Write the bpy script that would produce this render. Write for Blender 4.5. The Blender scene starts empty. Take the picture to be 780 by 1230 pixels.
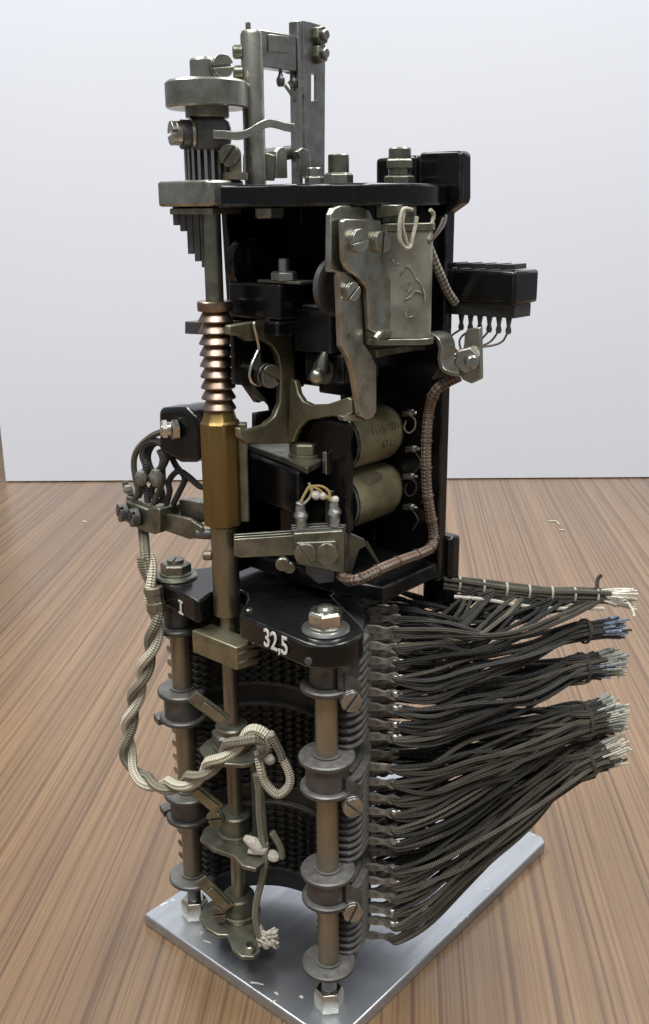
import bpy, math, random
from mathutils import Vector, Matrix
random.seed(7)
sc = bpy.context.scene
S = 0.001                      # everything below is written in millimetres

# ------------------------------------------------------------------ camera
# machine frame: x along the front of the selector, y towards its back, z up, z = 0 is the top of the base plate
F, VX, VY = 1184.0, 425.1, 4501.0
def _cam():
    d = Vector((VX - 390, VY - 615, F)).normalized()
    up = -d
    fw = Vector((0, 0, 1))
    Y = (fw - up * fw.dot(up)).normalized()
    X = Y.cross(up)
    return X, Y, up
_X, _Y, _U = _cam()
_th = math.radians(-40.88)
_ca, _sa = math.cos(_th), math.sin(_th)
def _mach(cx, cy, cz):          # image axes (right, down, forward) -> machine axes
    c = Vector((cx, cy, cz))
    wx, wy, wz = _X.dot(c), _Y.dot(c), _U.dot(c)
    return Vector((wx * _ca + wy * _sa, -wx * _sa + wy * _ca, wz))
CAM = Vector((206.8, -239.0, 300.0))
def ray(u, v): return _mach(u - 390, v - 615, F)
def Z(u, v, z): r = ray(u, v); return CAM + r * ((z - CAM.z) / r.z)
def Yp(u, v, y): r = ray(u, v); return CAM + r * ((y - CAM.y) / r.y)
def Xp(u, v, x): r = ray(u, v); return CAM + r * ((x - CAM.x) / r.x)
def PL(u, v, p, n): r = ray(u, v); n = Vector(n); return CAM + r * ((Vector(p) - CAM).dot(n) / r.dot(n))

cd = bpy.data.cameras.new("camera")
cam = bpy.data.objects.new("camera", cd)
sc.collection.objects.link(cam)
cd.sensor_fit = 'VERTICAL'
cd.sensor_height = 24.0
cd.lens = 24.0 * F / 1230.0
cd.clip_start, cd.clip_end = 0.01, 60
cx, cy, cz = _mach(1, 0, 0), _mach(0, -1, 0), _mach(0, 0, -1)
cam.matrix_world = Matrix(((cx.x, cy.x, cz.x, CAM.x * S), (cx.y, cy.y, cz.y, CAM.y * S), (cx.z, cy.z, cz.z, CAM.z * S), (0, 0, 0, 1)))
sc.camera = cam

# ------------------------------------------------------------------ light: an evenly lit office, ceiling lamps overhead
w = bpy.data.worlds.new("World")
sc.world = w
w.use_nodes = True
w.node_tree.nodes['Background'].inputs[0].default_value = (0.86, 0.92, 1.0, 1)
w.node_tree.nodes['Background'].inputs[1].default_value = 0.28
FWD = _mach(0, 0, 1); FWD.z = 0; FWD.normalize()
RGT = Vector((FWD.y, -FWD.x, 0))
def lamp(right, fwd, z, sx, sy, power, col=(1.0, 0.995, 0.98)):
    ld = bpy.data.lights.new("ceiling_lamp", 'AREA')
    ld.shape = 'RECTANGLE'; ld.size, ld.size_y = sx, sy
    ld.energy = power; ld.color = col
    lo = bpy.data.objects.new("ceiling_lamp", ld)
    sc.collection.objects.link(lo)
    p = RGT * right + FWD * fwd
    lo.location = (p.x, p.y, z)
    lo.rotation_euler = (0, 0, math.atan2(RGT.y, RGT.x))
    return lo
lamp(-0.75, 0.15, 1.75, 0.35, 1.5, 38)
lamp(0.75, 0.15, 1.75, 0.35, 1.5, 36)
lamp(-0.1, -1.15, 1.95, 1.5, 0.35, 30)
sc.view_settings.view_transform = 'Standard'
sc.view_settings.look = 'None'
sc.view_settings.exposure = -0.03
sc.view_settings.gamma = 1.0
sc.view_settings.use_curve_mapping = False
sc.cycles.max_bounces = 8

# ------------------------------------------------------------------ materials
def nd(nt, t, **kw):
    n = nt.nodes.new(t)
    for k, v in kw.items():
        if k in n.inputs.keys(): n.inputs[k].default_value = v
        else: setattr(n, k, v)
    return n
def mat(name, a, b=None, metal=0.0, rough=0.5, rv=0.12, scale=90, bump=0.0, bscale=600, coat=0.0, stretch=(1, 1, 1),
        edge=None, edge_amt=0.6, dust=None, dust_amt=0.5, rand=0.0, lo=0.35, hi=0.68):
    m = bpy.data.materials.new(name); m.use_nodes = True
    nt = m.node_tree; L = nt.links
    bs = nt.nodes['Principled BSDF']
    tc = nd(nt, 'ShaderNodeTexCoord'); mp = nd(nt, 'ShaderNodeMapping'); mp.inputs['Scale'].default_value = stretch
    L.new(tc.outputs['Object'], mp.inputs[0])
    no = nd(nt, 'ShaderNodeTexNoise', Scale=scale, Detail=6.0, Roughness=0.6)
    L.new(mp.outputs[0], no.inputs['Vector'])
    mr = nd(nt, 'ShaderNodeMapRange'); mr.inputs[1].default_value = lo; mr.inputs[2].default_value = hi
    L.new(no.outputs[0], mr.inputs[0])
    mx = nd(nt, 'ShaderNodeMix', data_type='RGBA')
    mx.inputs[6].default_value = (*a, 1); mx.inputs[7].default_value = (*(b or a), 1)
    L.new(mr.outputs[0], mx.inputs[0])
    col = mx.outputs[2]
    metal_sock = None
    if rand:
        oi = nd(nt, 'ShaderNodeObjectInfo'); h = nd(nt, 'ShaderNodeHueSaturation')
        r2 = nd(nt, 'ShaderNodeMapRange'); r2.inputs[3].default_value = 1 - rand; r2.inputs[4].default_value = 1 + rand
        L.new(oi.outputs['Random'], r2.inputs[0]); L.new(r2.outputs[0], h.inputs['Value']); L.new(col, h.inputs['Color'])
        col = h.outputs[0]
    if dust:      # settled dust: lies on what faces up
        ge = nd(nt, 'ShaderNodeNewGeometry'); sp = nd(nt, 'ShaderNodeSeparateXYZ'); L.new(ge.outputs['Normal'], sp.inputs[0])
        d1 = nd(nt, 'ShaderNodeMapRange'); d1.inputs[1].default_value = 0.3; d1.inputs[2].default_value = 1.0; d1.inputs[4].default_value = dust_amt
        L.new(sp.outputs['Z'], d1.inputs[0])
        n2 = nd(nt, 'ShaderNodeTexNoise', Scale=400.0, Detail=4.0); L.new(tc.outputs['Object'], n2.inputs['Vector'])
        mm = nd(nt, 'ShaderNodeMath', operation='MULTIPLY'); L.new(d1.outputs[0], mm.inputs[0]); L.new(n2.outputs[0], mm.inputs[1])
        m2 = nd(nt, 'ShaderNodeMath', operation='MULTIPLY'); L.new(mm.outputs[0], m2.inputs[0]); m2.inputs[1].default_value = 1.8; m2.use_clamp = True
        md = nd(nt, 'ShaderNodeMix', data_type='RGBA'); md.inputs[7].default_value = (*dust, 1)
        L.new(m2.outputs[0], md.inputs[0]); L.new(col, md.inputs[6]); col = md.outputs[2]
        if metal > 0:
            mi = nd(nt, 'ShaderNodeMath', operation='MULTIPLY_ADD'); mi.inputs[1].default_value = -metal; mi.inputs[2].default_value = metal
            L.new(m2.outputs[0], mi.inputs[0]); metal_sock = mi.outputs[0]
    if edge:      # rubbed edges
        ge2 = nd(nt, 'ShaderNodeNewGeometry'); bv = nd(nt, 'ShaderNodeBevel', samples=4); bv.inputs['Radius'].default_value = 0.0009
        dt = nd(nt, 'ShaderNodeVectorMath', operation='DOT_PRODUCT'); L.new(bv.outputs[0], dt.inputs[0]); L.new(ge2.outputs['Normal'], dt.inputs[1])
        er = nd(nt, 'ShaderNodeMapRange'); er.inputs[1].default_value = 0.985; er.inputs[2].default_value = 0.86; er.inputs[4].default_value = edge_amt
        L.new(dt.outputs['Value'], er.inputs[0])
        n3 = nd(nt, 'ShaderNodeTexNoise', Scale=160.0, Detail=5.0); L.new(tc.outputs['Object'], n3.inputs['Vector'])
        r3 = nd(nt, 'ShaderNodeMapRange'); r3.inputs[1].default_value = 0.42; r3.inputs[2].default_value = 0.62; L.new(n3.outputs[0], r3.inputs[0])
        em = nd(nt, 'ShaderNodeMath', operation='MULTIPLY'); L.new(er.outputs[0], em.inputs[0]); L.new(r3.outputs[0], em.inputs[1])
        me = nd(nt, 'ShaderNodeMix', data_type='RGBA'); me.inputs[7].default_value = (*edge, 1)
        L.new(em.outputs[0], me.inputs[0]); L.new(col, me.inputs[6]); col = me.outputs[2]
    L.new(col, bs.inputs['Base Color'])
    bs.inputs['Metallic'].default_value = metal
    if metal_sock: L.new(metal_sock, bs.inputs['Metallic'])
    rr = nd(nt, 'ShaderNodeMapRange'); rr.inputs[3].default_value = max(0.03, rough - rv); rr.inputs[4].default_value = min(1, rough + rv)
    L.new(no.outputs[0], rr.inputs[0]); L.new(rr.outputs[0], bs.inputs['Roughness'])
    bs.inputs['Specular IOR Level'].default_value = 0.3 if name == 'black_enamel' else 0.5
    bs.inputs['Coat Weight'].default_value = coat; bs.inputs['Coat Roughness'].default_value = 0.12
    if bump:
        nb = nd(nt, 'ShaderNodeTexNoise', Scale=bscale, Detail=5.0); L.new(mp.outputs[0], nb.inputs['Vector'])
        bu = nd(nt, 'ShaderNodeBump', Strength=bump, Distance=0.0004); L.new(nb.outputs[0], bu.inputs['Height']); L.new(bu.outputs[0], bs.inputs['Normal'])
    return m

def braid_mat(name, a, b, pitch=1.6, rough=0.85, depth=0.7, rand=0.15, sheen=0.0):
    """cotton-braided cord: V of the UV map runs along the cord in millimetres, U once round it"""
    m = bpy.data.materials.new(name); m.use_nodes = True
    nt = m.node_tree; L = nt.links; bs = nt.nodes['Principled BSDF']
    uv = nd(nt, 'ShaderNodeUVMap'); sp = nd(nt, 'ShaderNodeSeparateXYZ'); L.new(uv.outputs[0], sp.inputs[0])
    def wave(sgn):
        m1 = nd(nt, 'ShaderNodeMath', operation='MULTIPLY'); L.new(sp.outputs[0], m1.inputs[0]); m1.inputs[1].default_value = sgn * 2 * math.pi * 3
        m2 = nd(nt, 'ShaderNodeMath', operation='MULTIPLY_ADD'); L.new(sp.outputs[1], m2.inputs[0]); m2.inputs[1].default_value = 2 * math.pi / pitch
        L.new(m1.outputs[0], m2.inputs[2])
        s = nd(nt, 'ShaderNodeMath', operation='SINE'); L.new(m2.outputs[0], s.inputs[0]); return s
    w1, w2 = wave(1), wave(-1)
    pr = nd(nt, 'ShaderNodeMath', operation='MULTIPLY'); L.new(w1.outputs[0], pr.inputs[0]); L.new(w2.outputs[0], pr.inputs[1])
    h = nd(nt, 'ShaderNodeMapRange'); h.inputs[1].default_value = -1; h.inputs[2].default_value = 1; L.new(pr.outputs[0], h.inputs[0])
    tc = nd(nt, 'ShaderNodeTexCoord'); no = nd(nt, 'ShaderNodeTexNoise', Scale=110.0, Detail=5.0); L.new(tc.outputs['Object'], no.inputs['Vector'])
    ad = nd(nt, 'ShaderNodeMath', operation='MULTIPLY'); L.new(h.outputs[0], ad.inputs[0]); L.new(no.outputs[0], ad.inputs[1])
    a2 = nd(nt, 'ShaderNodeMapRange'); a2.inputs[1].default_value = 0.0; a2.inputs[2].default_value = 0.75; L.new(ad.outputs[0], a2.inputs[0])
    mx = nd(nt, 'ShaderNodeMix', data_type='RGBA'); mx.inputs[6].default_value = (*a, 1); mx.inputs[7].default_value = (*b, 1); L.new(a2.outputs[0], mx.inputs[0])
    oi = nd(nt, 'ShaderNodeObjectInfo'); hs = nd(nt, 'ShaderNodeHueSaturation')
    r2 = nd(nt, 'ShaderNodeMapRange'); r2.inputs[3].default_value = 1 - rand; r2.inputs[4].default_value = 1 + rand
    L.new(oi.outputs['Random'], r2.inputs[0]); L.new(r2.outputs[0], hs.inputs['Value']); L.new(mx.outputs[2], hs.inputs['Color'])
    L.new(hs.outputs[0], bs.inputs['Base Color'])
    bs.inputs['Roughness'].default_value = rough
    bs.inputs['Sheen Weight'].default_value = sheen
    bu = nd(nt, 'ShaderNodeBump', Strength=depth, Distance=0.0007); L.new(h.outputs[0], bu.inputs['Height']); L.new(bu.outputs[0], bs.inputs['Normal'])
    return m

MT = {
 'nickel': mat('aged_nickel', (0.46, 0.452, 0.39), (0.22, 0.213, 0.17), 0.95, 0.31, 0.14, 130, 0.12, 900, edge=(0.72, 0.71, 0.66), edge_amt=0.6, dust=(0.3, 0.28, 0.22), dust_amt=0.1),
 'steel': mat('grey_steel', (0.43, 0.43, 0.40), (0.23, 0.228, 0.205), 0.95, 0.3, 0.14, 160, 0.1, 900, edge=(0.68, 0.68, 0.65), edge_amt=0.6, dust=(0.3, 0.28, 0.24), dust_amt=0.12),
 'olive': mat('olive_steel', (0.27, 0.268, 0.21), (0.12, 0.12, 0.088), 0.9, 0.36, 0.14, 150, 0.15, 900, edge=(0.5, 0.49, 0.42), edge_amt=0.6, dust=(0.3, 0.29, 0.23), dust_amt=0.25),
 'bright': mat('zinc_bolt', (0.66, 0.65, 0.58), (0.5, 0.49, 0.42), 1.0, 0.26, 0.1, 150, 0.05, 900),
 'brass': mat('tarnished_brass', (0.265, 0.18, 0.065), (0.17, 0.112, 0.04), 0.9, 0.42, 0.1, 70, 0.06, 700, stretch=(1, 1, 0.25)),
 'sleeve': mat('sleeve_metal', (0.31, 0.285, 0.20), (0.19, 0.172, 0.115), 0.92, 0.34, 0.12, 60, 0.08, 800, stretch=(1, 1, .3)),
 'dullbrass': mat('dull_brass', (0.33, 0.308, 0.215), (0.18, 0.166, 0.11), 0.92, 0.46, 0.12, 110, 0.1, 800, edge=(0.6, 0.55, 0.38), edge_amt=0.6, dust=(0.3, 0.27, 0.18), dust_amt=0.12),
 'copper': mat('rubbed_ratchet', (0.42, 0.335, 0.27), (0.2, 0.14, 0.10), 1.0, 0.33, 0.1, 140),
 'tube': mat('brown_post', (0.34, 0.295, 0.22), (0.17, 0.145, 0.105), 0.8, 0.45, 0.1, 40, 0.05, 900, stretch=(1, 1, 0.3)),
 'gun': mat('gunmetal', (0.145, 0.145, 0.145), (0.075, 0.075, 0.072), 0.7, 0.42, 0.12, 110, 0.15, 700, dust=(0.21, 0.2, 0.175), dust_amt=0.55),
 'black': mat('black_enamel', (0.0035, 0.0035, 0.004), (0.006, 0.006, 0.006), 0.0, 0.2, 0.08, 70, 0.05, 300, coat=0.1, edge=(0.3, 0.3, 0.28), edge_amt=0.85, dust=(0.08, 0.08, 0.078), dust_amt=0.07),
 'bakelite': mat('bakelite', (0.022, 0.022, 0.021), (0.045, 0.043, 0.04), 0.0, 0.4, 0.12, 150, 0.25, 500, dust=(0.22, 0.205, 0.18), dust_amt=0.6),
 'lug': mat('tinned_lug', (0.34, 0.325, 0.285), (0.13, 0.124, 0.108), 0.6, 0.5, 0.15, 380, 0.5, 900, dust=(0.26, 0.24, 0.21), dust_amt=0.5, rand=0.3),
 'solder': mat('solder', (0.6, 0.6, 0.58), (0.28, 0.28, 0.26), 1.0, 0.38, 0.2, 420, 1.0, 500),
 'tooth': mat('contact_tooth', (0.1, 0.096, 0.085), (0.04, 0.039, 0.035), 0.7, 0.45, 0.12, 300),
 'alu': mat('aluminium_plate', (0.49, 0.512, 0.54), (0.38, 0.40, 0.43), 0.86, 0.42, 0.1, 40, 0.06, 900, stretch=(4, .4, 1)),
 'paper': mat('coil_paper', (0.26, 0.235, 0.135), (0.12, 0.106, 0.058), 0.0, 0.42, 0.12, 70, 0.1, 200, coat=0.25),
 'greypaper': mat('grey_coil_paper', (0.25, 0.242, 0.195), (0.10, 0.096, 0.07), 0.0, 0.4, 0.15, 95, 0.35, 260, coat=0.35),
 'shellac': mat('dried_shellac', (0.29, 0.275, 0.21), (0.17, 0.16, 0.12), 0.0, 0.4, 0.1, 200, 0.4, 500),
 'ink': mat('ink', (0.045, 0.038, 0.022), (0.09, 0.08, 0.05), 0.0, 0.6, 0.1, 500),
 'white': mat('white_paint', (0.72, 0.72, 0.66), (0.55, 0.55, 0.5), 0.0, 0.5, 0.1, 500),
 'fray': mat('cotton_fray', (0.72, 0.68, 0.58), (0.45, 0.42, 0.35), 0.0, 0.9, 0.05, 700, rand=0.2),
 'bluefray': mat('blue_fray', (0.09, 0.12, 0.19), (0.3, 0.34, 0.42), 0.0, 0.9, 0.05, 700, rand=0.3),
 'greenfray': mat('green_fray', (0.16, 0.19, 0.17), (0.4, 0.4, 0.34), 0.0, 0.9, 0.05, 600, rand=0.2),
 'thread': mat('lacing_thread', (0.48, 0.45, 0.36), (0.3, 0.28, 0.22), 0.0, 0.8, 0.05, 600),
 'yellow': mat('yellow_wire', (0.52, 0.38, 0.13), (0.34, 0.25, 0.1), 0.0, 0.6, 0.1, 300),
 'darkwire': mat('enamelled_wire', (0.06, 0.045, 0.035), (0.1, 0.075, 0.05), 0.2, 0.45, 0.1, 300),
 'rust': mat('red_fibre', (0.2, 0.105, 0.07), (0.14, 0.08, 0.055), 0.0, 0.6, 0.1, 200),
 'wire': braid_mat('cloth_wire', (0.02, 0.0195, 0.018), (0.10, 0.097, 0.088), 1.7, 0.9, 0.9, 0.5),
 'wireb': braid_mat('brown_cloth_wire', (0.036, 0.032, 0.024), (0.165, 0.147, 0.112), 1.7, 0.9, 0.9, 0.45),
 'wirel': braid_mat('light_cloth_wire', (0.05, 0.044, 0.032), (0.30, 0.27, 0.2), 2.2, 0.9, 0.7, 0.2),
 'cream': braid_mat('cream_cord', (0.46, 0.42, 0.30), (0.90, 0.86, 0.72), 2.0, 0.85, 1.0, 0.03),
 'greycord': braid_mat('grey_cord', (0.13, 0.115, 0.08), (0.46, 0.42, 0.32), 2.0, 0.85, 1.0, 0.03),
 'greencord': braid_mat('olive_cord', (0.10, 0.095, 0.06), (0.42, 0.4, 0.3), 1.8, 0.85, 0.6, 0.03),
 'red': braid_mat('red_brown_braid', (0.022, 0.012, 0.011), (0.42, 0.28, 0.2), 3.0, 0.8, 0.8, 0.0),
 'check': braid_mat('checked_sleeve', (0.03, 0.03, 0.028), (0.62, 0.58, 0.46), 3.6, 0.8, 0.6, 0.0),
}

# ------------------------------------------------------------------ mesh helpers (millimetres)
def V(*a): return Vector(a)
def basis(d):
    d = Vector(d).normalized()
    a = V(0, 0, 1) if abs(d.z) < 0.9 else V(1, 0, 0)
    x = a.cross(d).normalized()
    return x, d.cross(x), d
def smooth(path, n=8):
    p = [Vector(q) for q in path]
    if len(p) < 3: return p
    e = [2 * p[0] - p[1]] + p + [2 * p[-1] - p[-2]]
    out = []
    for i in range(1, len(e) - 2):
        p0, p1, p2, p3 = e[i - 1:i + 3]
        for k in range(n):
            t = k / n
            out.append(0.5 * ((2 * p1) + (p2 - p0) * t + (2 * p0 - 5 * p1 + 4 * p2 - p3) * t * t + (3 * p1 - p0 - 3 * p2 + p3) * t ** 3))
    out.append(p[-1])
    return out
class M:
    def __init__(s): s.v, s.f, s.uv = [], [], {}
    def add(s, vs, fs):
        b = len(s.v); s.v += [Vector(q) for q in vs]; s.f += [[b + i for i in f] for f in fs]; return s
    def box(s, x0, x1, y0, y1, z0, z1):
        return s.prism([V(x0, y0, z0), V(x1, y0, z0), V(x1, y1, z0), V(x0, y1, z0)], V(0, 0, z1 - z0))
    def obox(s, c, ax, ay, az, sx, sy, sz):
        c = Vector(c); ax, ay, az = (Vector(q).normalized() for q in (ax, ay, az))
        b = [c + ax * i * sx / 2 + ay * j * sy / 2 - az * sz / 2 for i, j in ((-1, -1), (1, -1), (1, 1), (-1, 1))]
        return s.prism(b, az * sz)
    def prism(s, pts, vec):
        pts = [Vector(p) for p in pts]; vec = Vector(vec); n = len(pts)
        nrm = Vector((0, 0, 0))
        for i in range(n): nrm += pts[i].cross(pts[(i + 1) % n])
        if nrm.dot(vec) < 0: pts = pts[::-1]
        fs = [list(range(n))[::-1], [n + i for i in range(n)]] + [[i, (i + 1) % n, n + (i + 1) % n, n + i] for i in range(n)]
        return s.add(pts + [p + vec for p in pts], fs)
    def lathe(s, p, d, prof, n=28, a0=0.0):
        p = Vector(p); x, y, z = basis(d); vs, fs = [], []
        for r, h in prof:
            for k in range(n):
                a = a0 + 2 * math.pi * k / n
                vs.append(p + z * h + (x * math.cos(a) + y * math.sin(a)) * max(r, 1e-4))
        m = len(prof)
        for j in range(m - 1):
            for k in range(n):
                fs.append([j * n + k, j * n + (k + 1) % n, (j + 1) * n + (k + 1) % n, (j + 1) * n + k])
        fs.append(list(range(n))[::-1]); fs.append([(m - 1) * n + k for k in range(n)])
        return s.add(vs, fs)
    def cyl(s, p, d, r, h, n=28, c=0.0):
        return s.lathe(p, d, [(r - c, 0), (r, c), (r, h - c), (r - c, h)] if c else [(r, 0), (r, h)], n)
    def rod(s, p0, p1, r, n=16):
        p0, p1 = Vector(p0), Vector(p1); return s.lathe(p0, p1 - p0, [(r, 0), (r, (p1 - p0).length)], n)
    def hexa(s, p, d, r, h, a=0.0):
        return s.lathe(p, d, [(r * 0.96, 0), (r, h * 0.06), (r, h * 0.82), (r * 0.86, h)], 6, a)
    def ball(s, c, r, n=12, sq=(1, 1, 1)):
        c = Vector(c); vs, fs = [], []; m = n // 2
        for j in range(1, m):
            t = math.pi * j / m
            for k in range(n):
                a = 2 * math.pi * k / n
                vs.append(c + V(r * math.sin(t) * math.cos(a) * sq[0], r * math.sin(t) * math.sin(a) * sq[1], r * math.cos(t) * sq[2]))
        for j in range(m - 2):
            for k in range(n): fs.append([j * n + k, (j + 1) * n + k, (j + 1) * n + (k + 1) % n, j * n + (k + 1) % n])
        vs += [c + V(0, 0, r * sq[2]), c - V(0, 0, r * sq[2])]; a, b = len(vs) - 2, len(vs) - 1
        for k in range(n):
            fs.append([a, k, (k + 1) % n]); fs.append([b, (m - 2) * n + (k + 1) % n, (m - 2) * n + k])
        return s.add(vs, fs)
    def screw(s, p, d, r, h, slot=0.0):
        """slotted cheese head: a disc with two raised halves and a real slot between them"""
        p = Vector(p); x, y, z = basis(d)
        x, y = x * math.cos(slot) + y * math.sin(slot), y * math.cos(slot) - x * math.sin(slot)
        s.lathe(p, d, [(r, 0), (r, h * 0.55)], 24)
        g = r * 0.13
        for sg in (-1, 1):
            a0 = math.asin(g / r); pts = []
            for k in range(13):
                a = a0 + (math.pi - 2 * a0) * k / 12
                pts.append(p + z * h * 0.55 + (x * math.cos(a) + y * math.sin(a) * sg) * r * 0.995)
            s.prism(pts, z * h * 0.45)
        return s
    def tube(s, path, r, n=8, caps=True, sub=6, rf=None):
        p = smooth(path, sub) if sub else [Vector(q) for q in path]
        b = len(s.v); x = None; L = 0.0; lens = []
        for i, q in enumerate(p):
            t = (p[min(i + 1, len(p) - 1)] - p[max(i - 1, 0)])
            if t.length < 1e-6: t = V(0, 0, 1)
            t.normalize()
            if x is None: x, y, _ = basis(t)
            else:
                x = (x - t * x.dot(t)).normalized(); y = t.cross(x)
            rr = r * (rf(i / (len(p) - 1)) if rf else 1)
            for k in range(n):
                a = 2 * math.pi * k / n
                s.v.append(q + (x * math.cos(a) + y * math.sin(a)) * rr)
            if i: L += (q - p[i - 1]).length
            lens.append(L)
        for i in range(len(p) - 1):
            for k in range(n):
                f = [b + i * n + k, b + i * n + (k + 1) % n, b + (i + 1) * n + (k + 1) % n, b + (i + 1) * n + k]
                s.uv[len(s.f)] = [(k / n, lens[i]), ((k + 1) / n, lens[i]), ((k + 1) / n, lens[i + 1]), (k / n, lens[i + 1])]
                s.f.append(f)
        if caps:
            s.f.append([b + k for k in range(n)][::-1]); s.f.append([b + (len(p) - 1) * n + k for k in range(n)])
        return s
    def strip(s, path, width, t, wdir):
        """bent flat spring: path in space, width along wdir, thickness t"""
        p = [Vector(q) for q in path]; wd = Vector(wdir).normalized(); rows = []
        for i, q in enumerate(p):
            d = (p[min(i + 1, len(p) - 1)] - p[max(i - 1, 0)]).normalized(); nn = d.cross(wd).normalized()
            wi = width[i] if isinstance(width, (list, tuple)) else width
            rows.append([q + wd * wi / 2 + nn * t / 2, q - wd * wi / 2 + nn * t / 2, q - wd * wi / 2 - nn * t / 2, q + wd * wi / 2 - nn * t / 2])
        vs = [q for r in rows for q in r]; fs = [[0, 1, 2, 3][::-1]]
        for i in range(len(rows) - 1):
            for k in range(4): fs.append([i * 4 + k, i * 4 + (k + 1) % 4, (i + 1) * 4 + (k + 1) % 4, (i + 1) * 4 + k])
        fs.append([(len(rows) - 1) * 4 + k for k in range(4)])
        return s.add(vs, fs)
    def mesh(s, name, m, ang=32):
        me = bpy.data.meshes.new(name)
        me.from_pydata([q * S for q in s.v], [], s.f); me.materials.append(m)
        if s.uv:
            lay = me.uv_layers.new(name='UVMap')
            for pi, uvs in s.uv.items():
                ls = me.polygons[pi].loop_start
                for k, q in enumerate(uvs): lay.data[ls + k].uv = q
        me.shade_smooth(); me.set_sharp_from_angle(angle=math.radians(ang))
        return me
def link(name, data, parent=None):
    o = bpy.data.objects.new(name, data); sc.collection.objects.link(o)
    if parent: o.parent = parent
    return o
def part(name, m, mt, parent, bev=0.0, ang=32, label=None, fix=True):
    me = m.mesh(name, MT[mt] if isinstance(mt, str) else mt, ang)
    if fix:
        import bmesh
        bm = bmesh.new(); bm.from_mesh(me); bmesh.ops.recalc_face_normals(bm, faces=bm.faces); bm.to_mesh(me); bm.free()
        me.set_sharp_from_angle(angle=math.radians(ang))
    o = link(name, me, parent)
    if bev:
        b = o.modifiers.new('bevel', 'BEVEL'); b.width = bev * S; b.segments = 2; b.limit_method = 'ANGLE'; b.angle_limit = math.radians(40)
    if label: o['label'] = label
    return o
def text_mesh(body, size, font_scale=1.0, depth=0.15):
    cu = bpy.data.curves.new('lettering', 'FONT'); cu.body = body; cu.size = size * S; cu.extrude = depth * S
    cu.align_x = 'CENTER'; cu.align_y = 'CENTER'; cu.resolution_u = 3; cu.offset = 0.012 * size * S * font_scale
    o = bpy.data.objects.new('lettering', cu); sc.collection.objects.link(o)
    bpy.context.view_layer.update()
    me = bpy.data.meshes.new_from_object(o.evaluated_get(bpy.context.evaluated_depsgraph_get()))
    bpy.data.objects.remove(o); me.name = 'lettering'
    return me
def lettering(body, size, c, xdir, ydir, mt, parent, sx=1.0):
    me = text_mesh(body, size); me.materials.clear(); me.materials.append(MT[mt])
    o = link('lettering', me, parent)
    x = Vector(xdir).normalized(); y = (Vector(ydir) - x * Vector(ydir).dot(x)).normalized(); z = x.cross(y)
    c = Vector(c) * S
    o.matrix_world = Matrix(((x.x * sx, y.x, z.x, c.x), (x.y * sx, y.y, z.y, c.y), (x.z * sx, y.z, z.z, c.z), (0, 0, 0, 1)))
    return o
def arcp(cx, cy, r, a0, a1, z, n=20):
    return [V(cx + r * math.cos(math.radians(a0 + (a1 - a0) * k / n)), cy + r * math.sin(math.radians(a0 + (a1 - a0) * k / n)), z) for k in range(n + 1)]

# ------------------------------------------------------------------ the setting: table and white board behind
TABLE = -5.6
def table_material():
    m = bpy.data.materials.new('walnut_laminate'); m.use_nodes = True
    nt = m.node_tree; L = nt.links; bs = nt.nodes['Principled BSDF']
    tc = nd(nt, 'ShaderNodeTexCoord')
    wn = nd(nt, 'ShaderNodeTexNoise', Scale=2.2, Detail=3.0); L.new(tc.outputs['Object'], wn.inputs['Vector'])
    va = nd(nt, 'ShaderNodeVectorMath', operation='MULTIPLY_ADD'); va.inputs[1].default_value = (0.006, 0, 0)
    L.new(wn.outputs['Color'], va.inputs[0]); L.new(tc.outputs['Object'], va.inputs[2])
    def band(sx, sy, det, a, b):
        mp = nd(nt, 'ShaderNodeMapping'); mp.inputs['Scale'].default_value = (sx, sy, 1); L.new(va.outputs[0], mp.inputs[0])
        n = nd(nt, 'ShaderNodeTexNoise', Scale=1.0, Detail=det, Roughness=0.6); L.new(mp.outputs[0], n.inputs['Vector'])
        r = nd(nt, 'ShaderNodeMapRange'); r.inputs[1].default_value = a; r.inputs[2].default_value = b; L.new(n.outputs[0], r.inputs[0]); return r
    broad = band(26, 0.3, 2.0, 0.34, 0.66)
    lines = band(240, 0.25, 2.0, 0.53, 0.60)
    fine = band(620, 0.8, 2.0, 0.48, 0.62)
    pores = band(1500, 10, 2.0, 0.52, 0.64)
    def mix(fac, a, b, blend='MIX', amt=None):
        x = nd(nt, 'ShaderNodeMix', data_type='RGBA', blend_type=blend)
        if amt is not None:
            mu = nd(nt, 'ShaderNodeMath', operation='MULTIPLY'); L.new(fac, mu.inputs[0]); mu.inputs[1].default_value = amt; fac = mu.outputs[0]
        L.new(fac, x.inputs[0])
        for s_, v_ in ((6, a), (7, b)):
            if isinstance(v_, tuple): x.inputs[s_].default_value = (*v_, 1)
            else: L.new(v_, x.inputs[s_])
        return x.outputs[2]
    c = mix(broad.outputs[0], (0.245, 0.152, 0.08), (0.172, 0.106, 0.06))
    c = mix(lines.outputs[0], c, (0.07, 0.041, 0.023), amt=0.6)
    c = mix(fine.outputs[0], c, (0.085, 0.05, 0.028), amt=0.5)
    c = mix(pores.outputs[0], c, (0.07, 0.041, 0.022), amt=0.4)
    L.new(c, bs.inputs['Base Color'])
    bs.inputs['Roughness'].default_value = 0.3
    bs.inputs['IOR'].default_value = 1.5
    bs.inputs['Coat Weight'].default_value = 0.3; bs.inputs['Coat Roughness'].default_value = 0.22
    bu = nd(nt, 'ShaderNodeBump', Strength=0.12, Distance=0.0003); L.new(pores.outputs[0], bu.inputs['Height']); L.new(bu.outputs[0], bs.inputs['Normal'])
    return m
gdir = (FWD * math.cos(math.radians(4.3)) + RGT * math.sin(math.radians(4.3)))
tm = M().box(-1600, 1600, -900, 1700, -28, 0)
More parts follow.
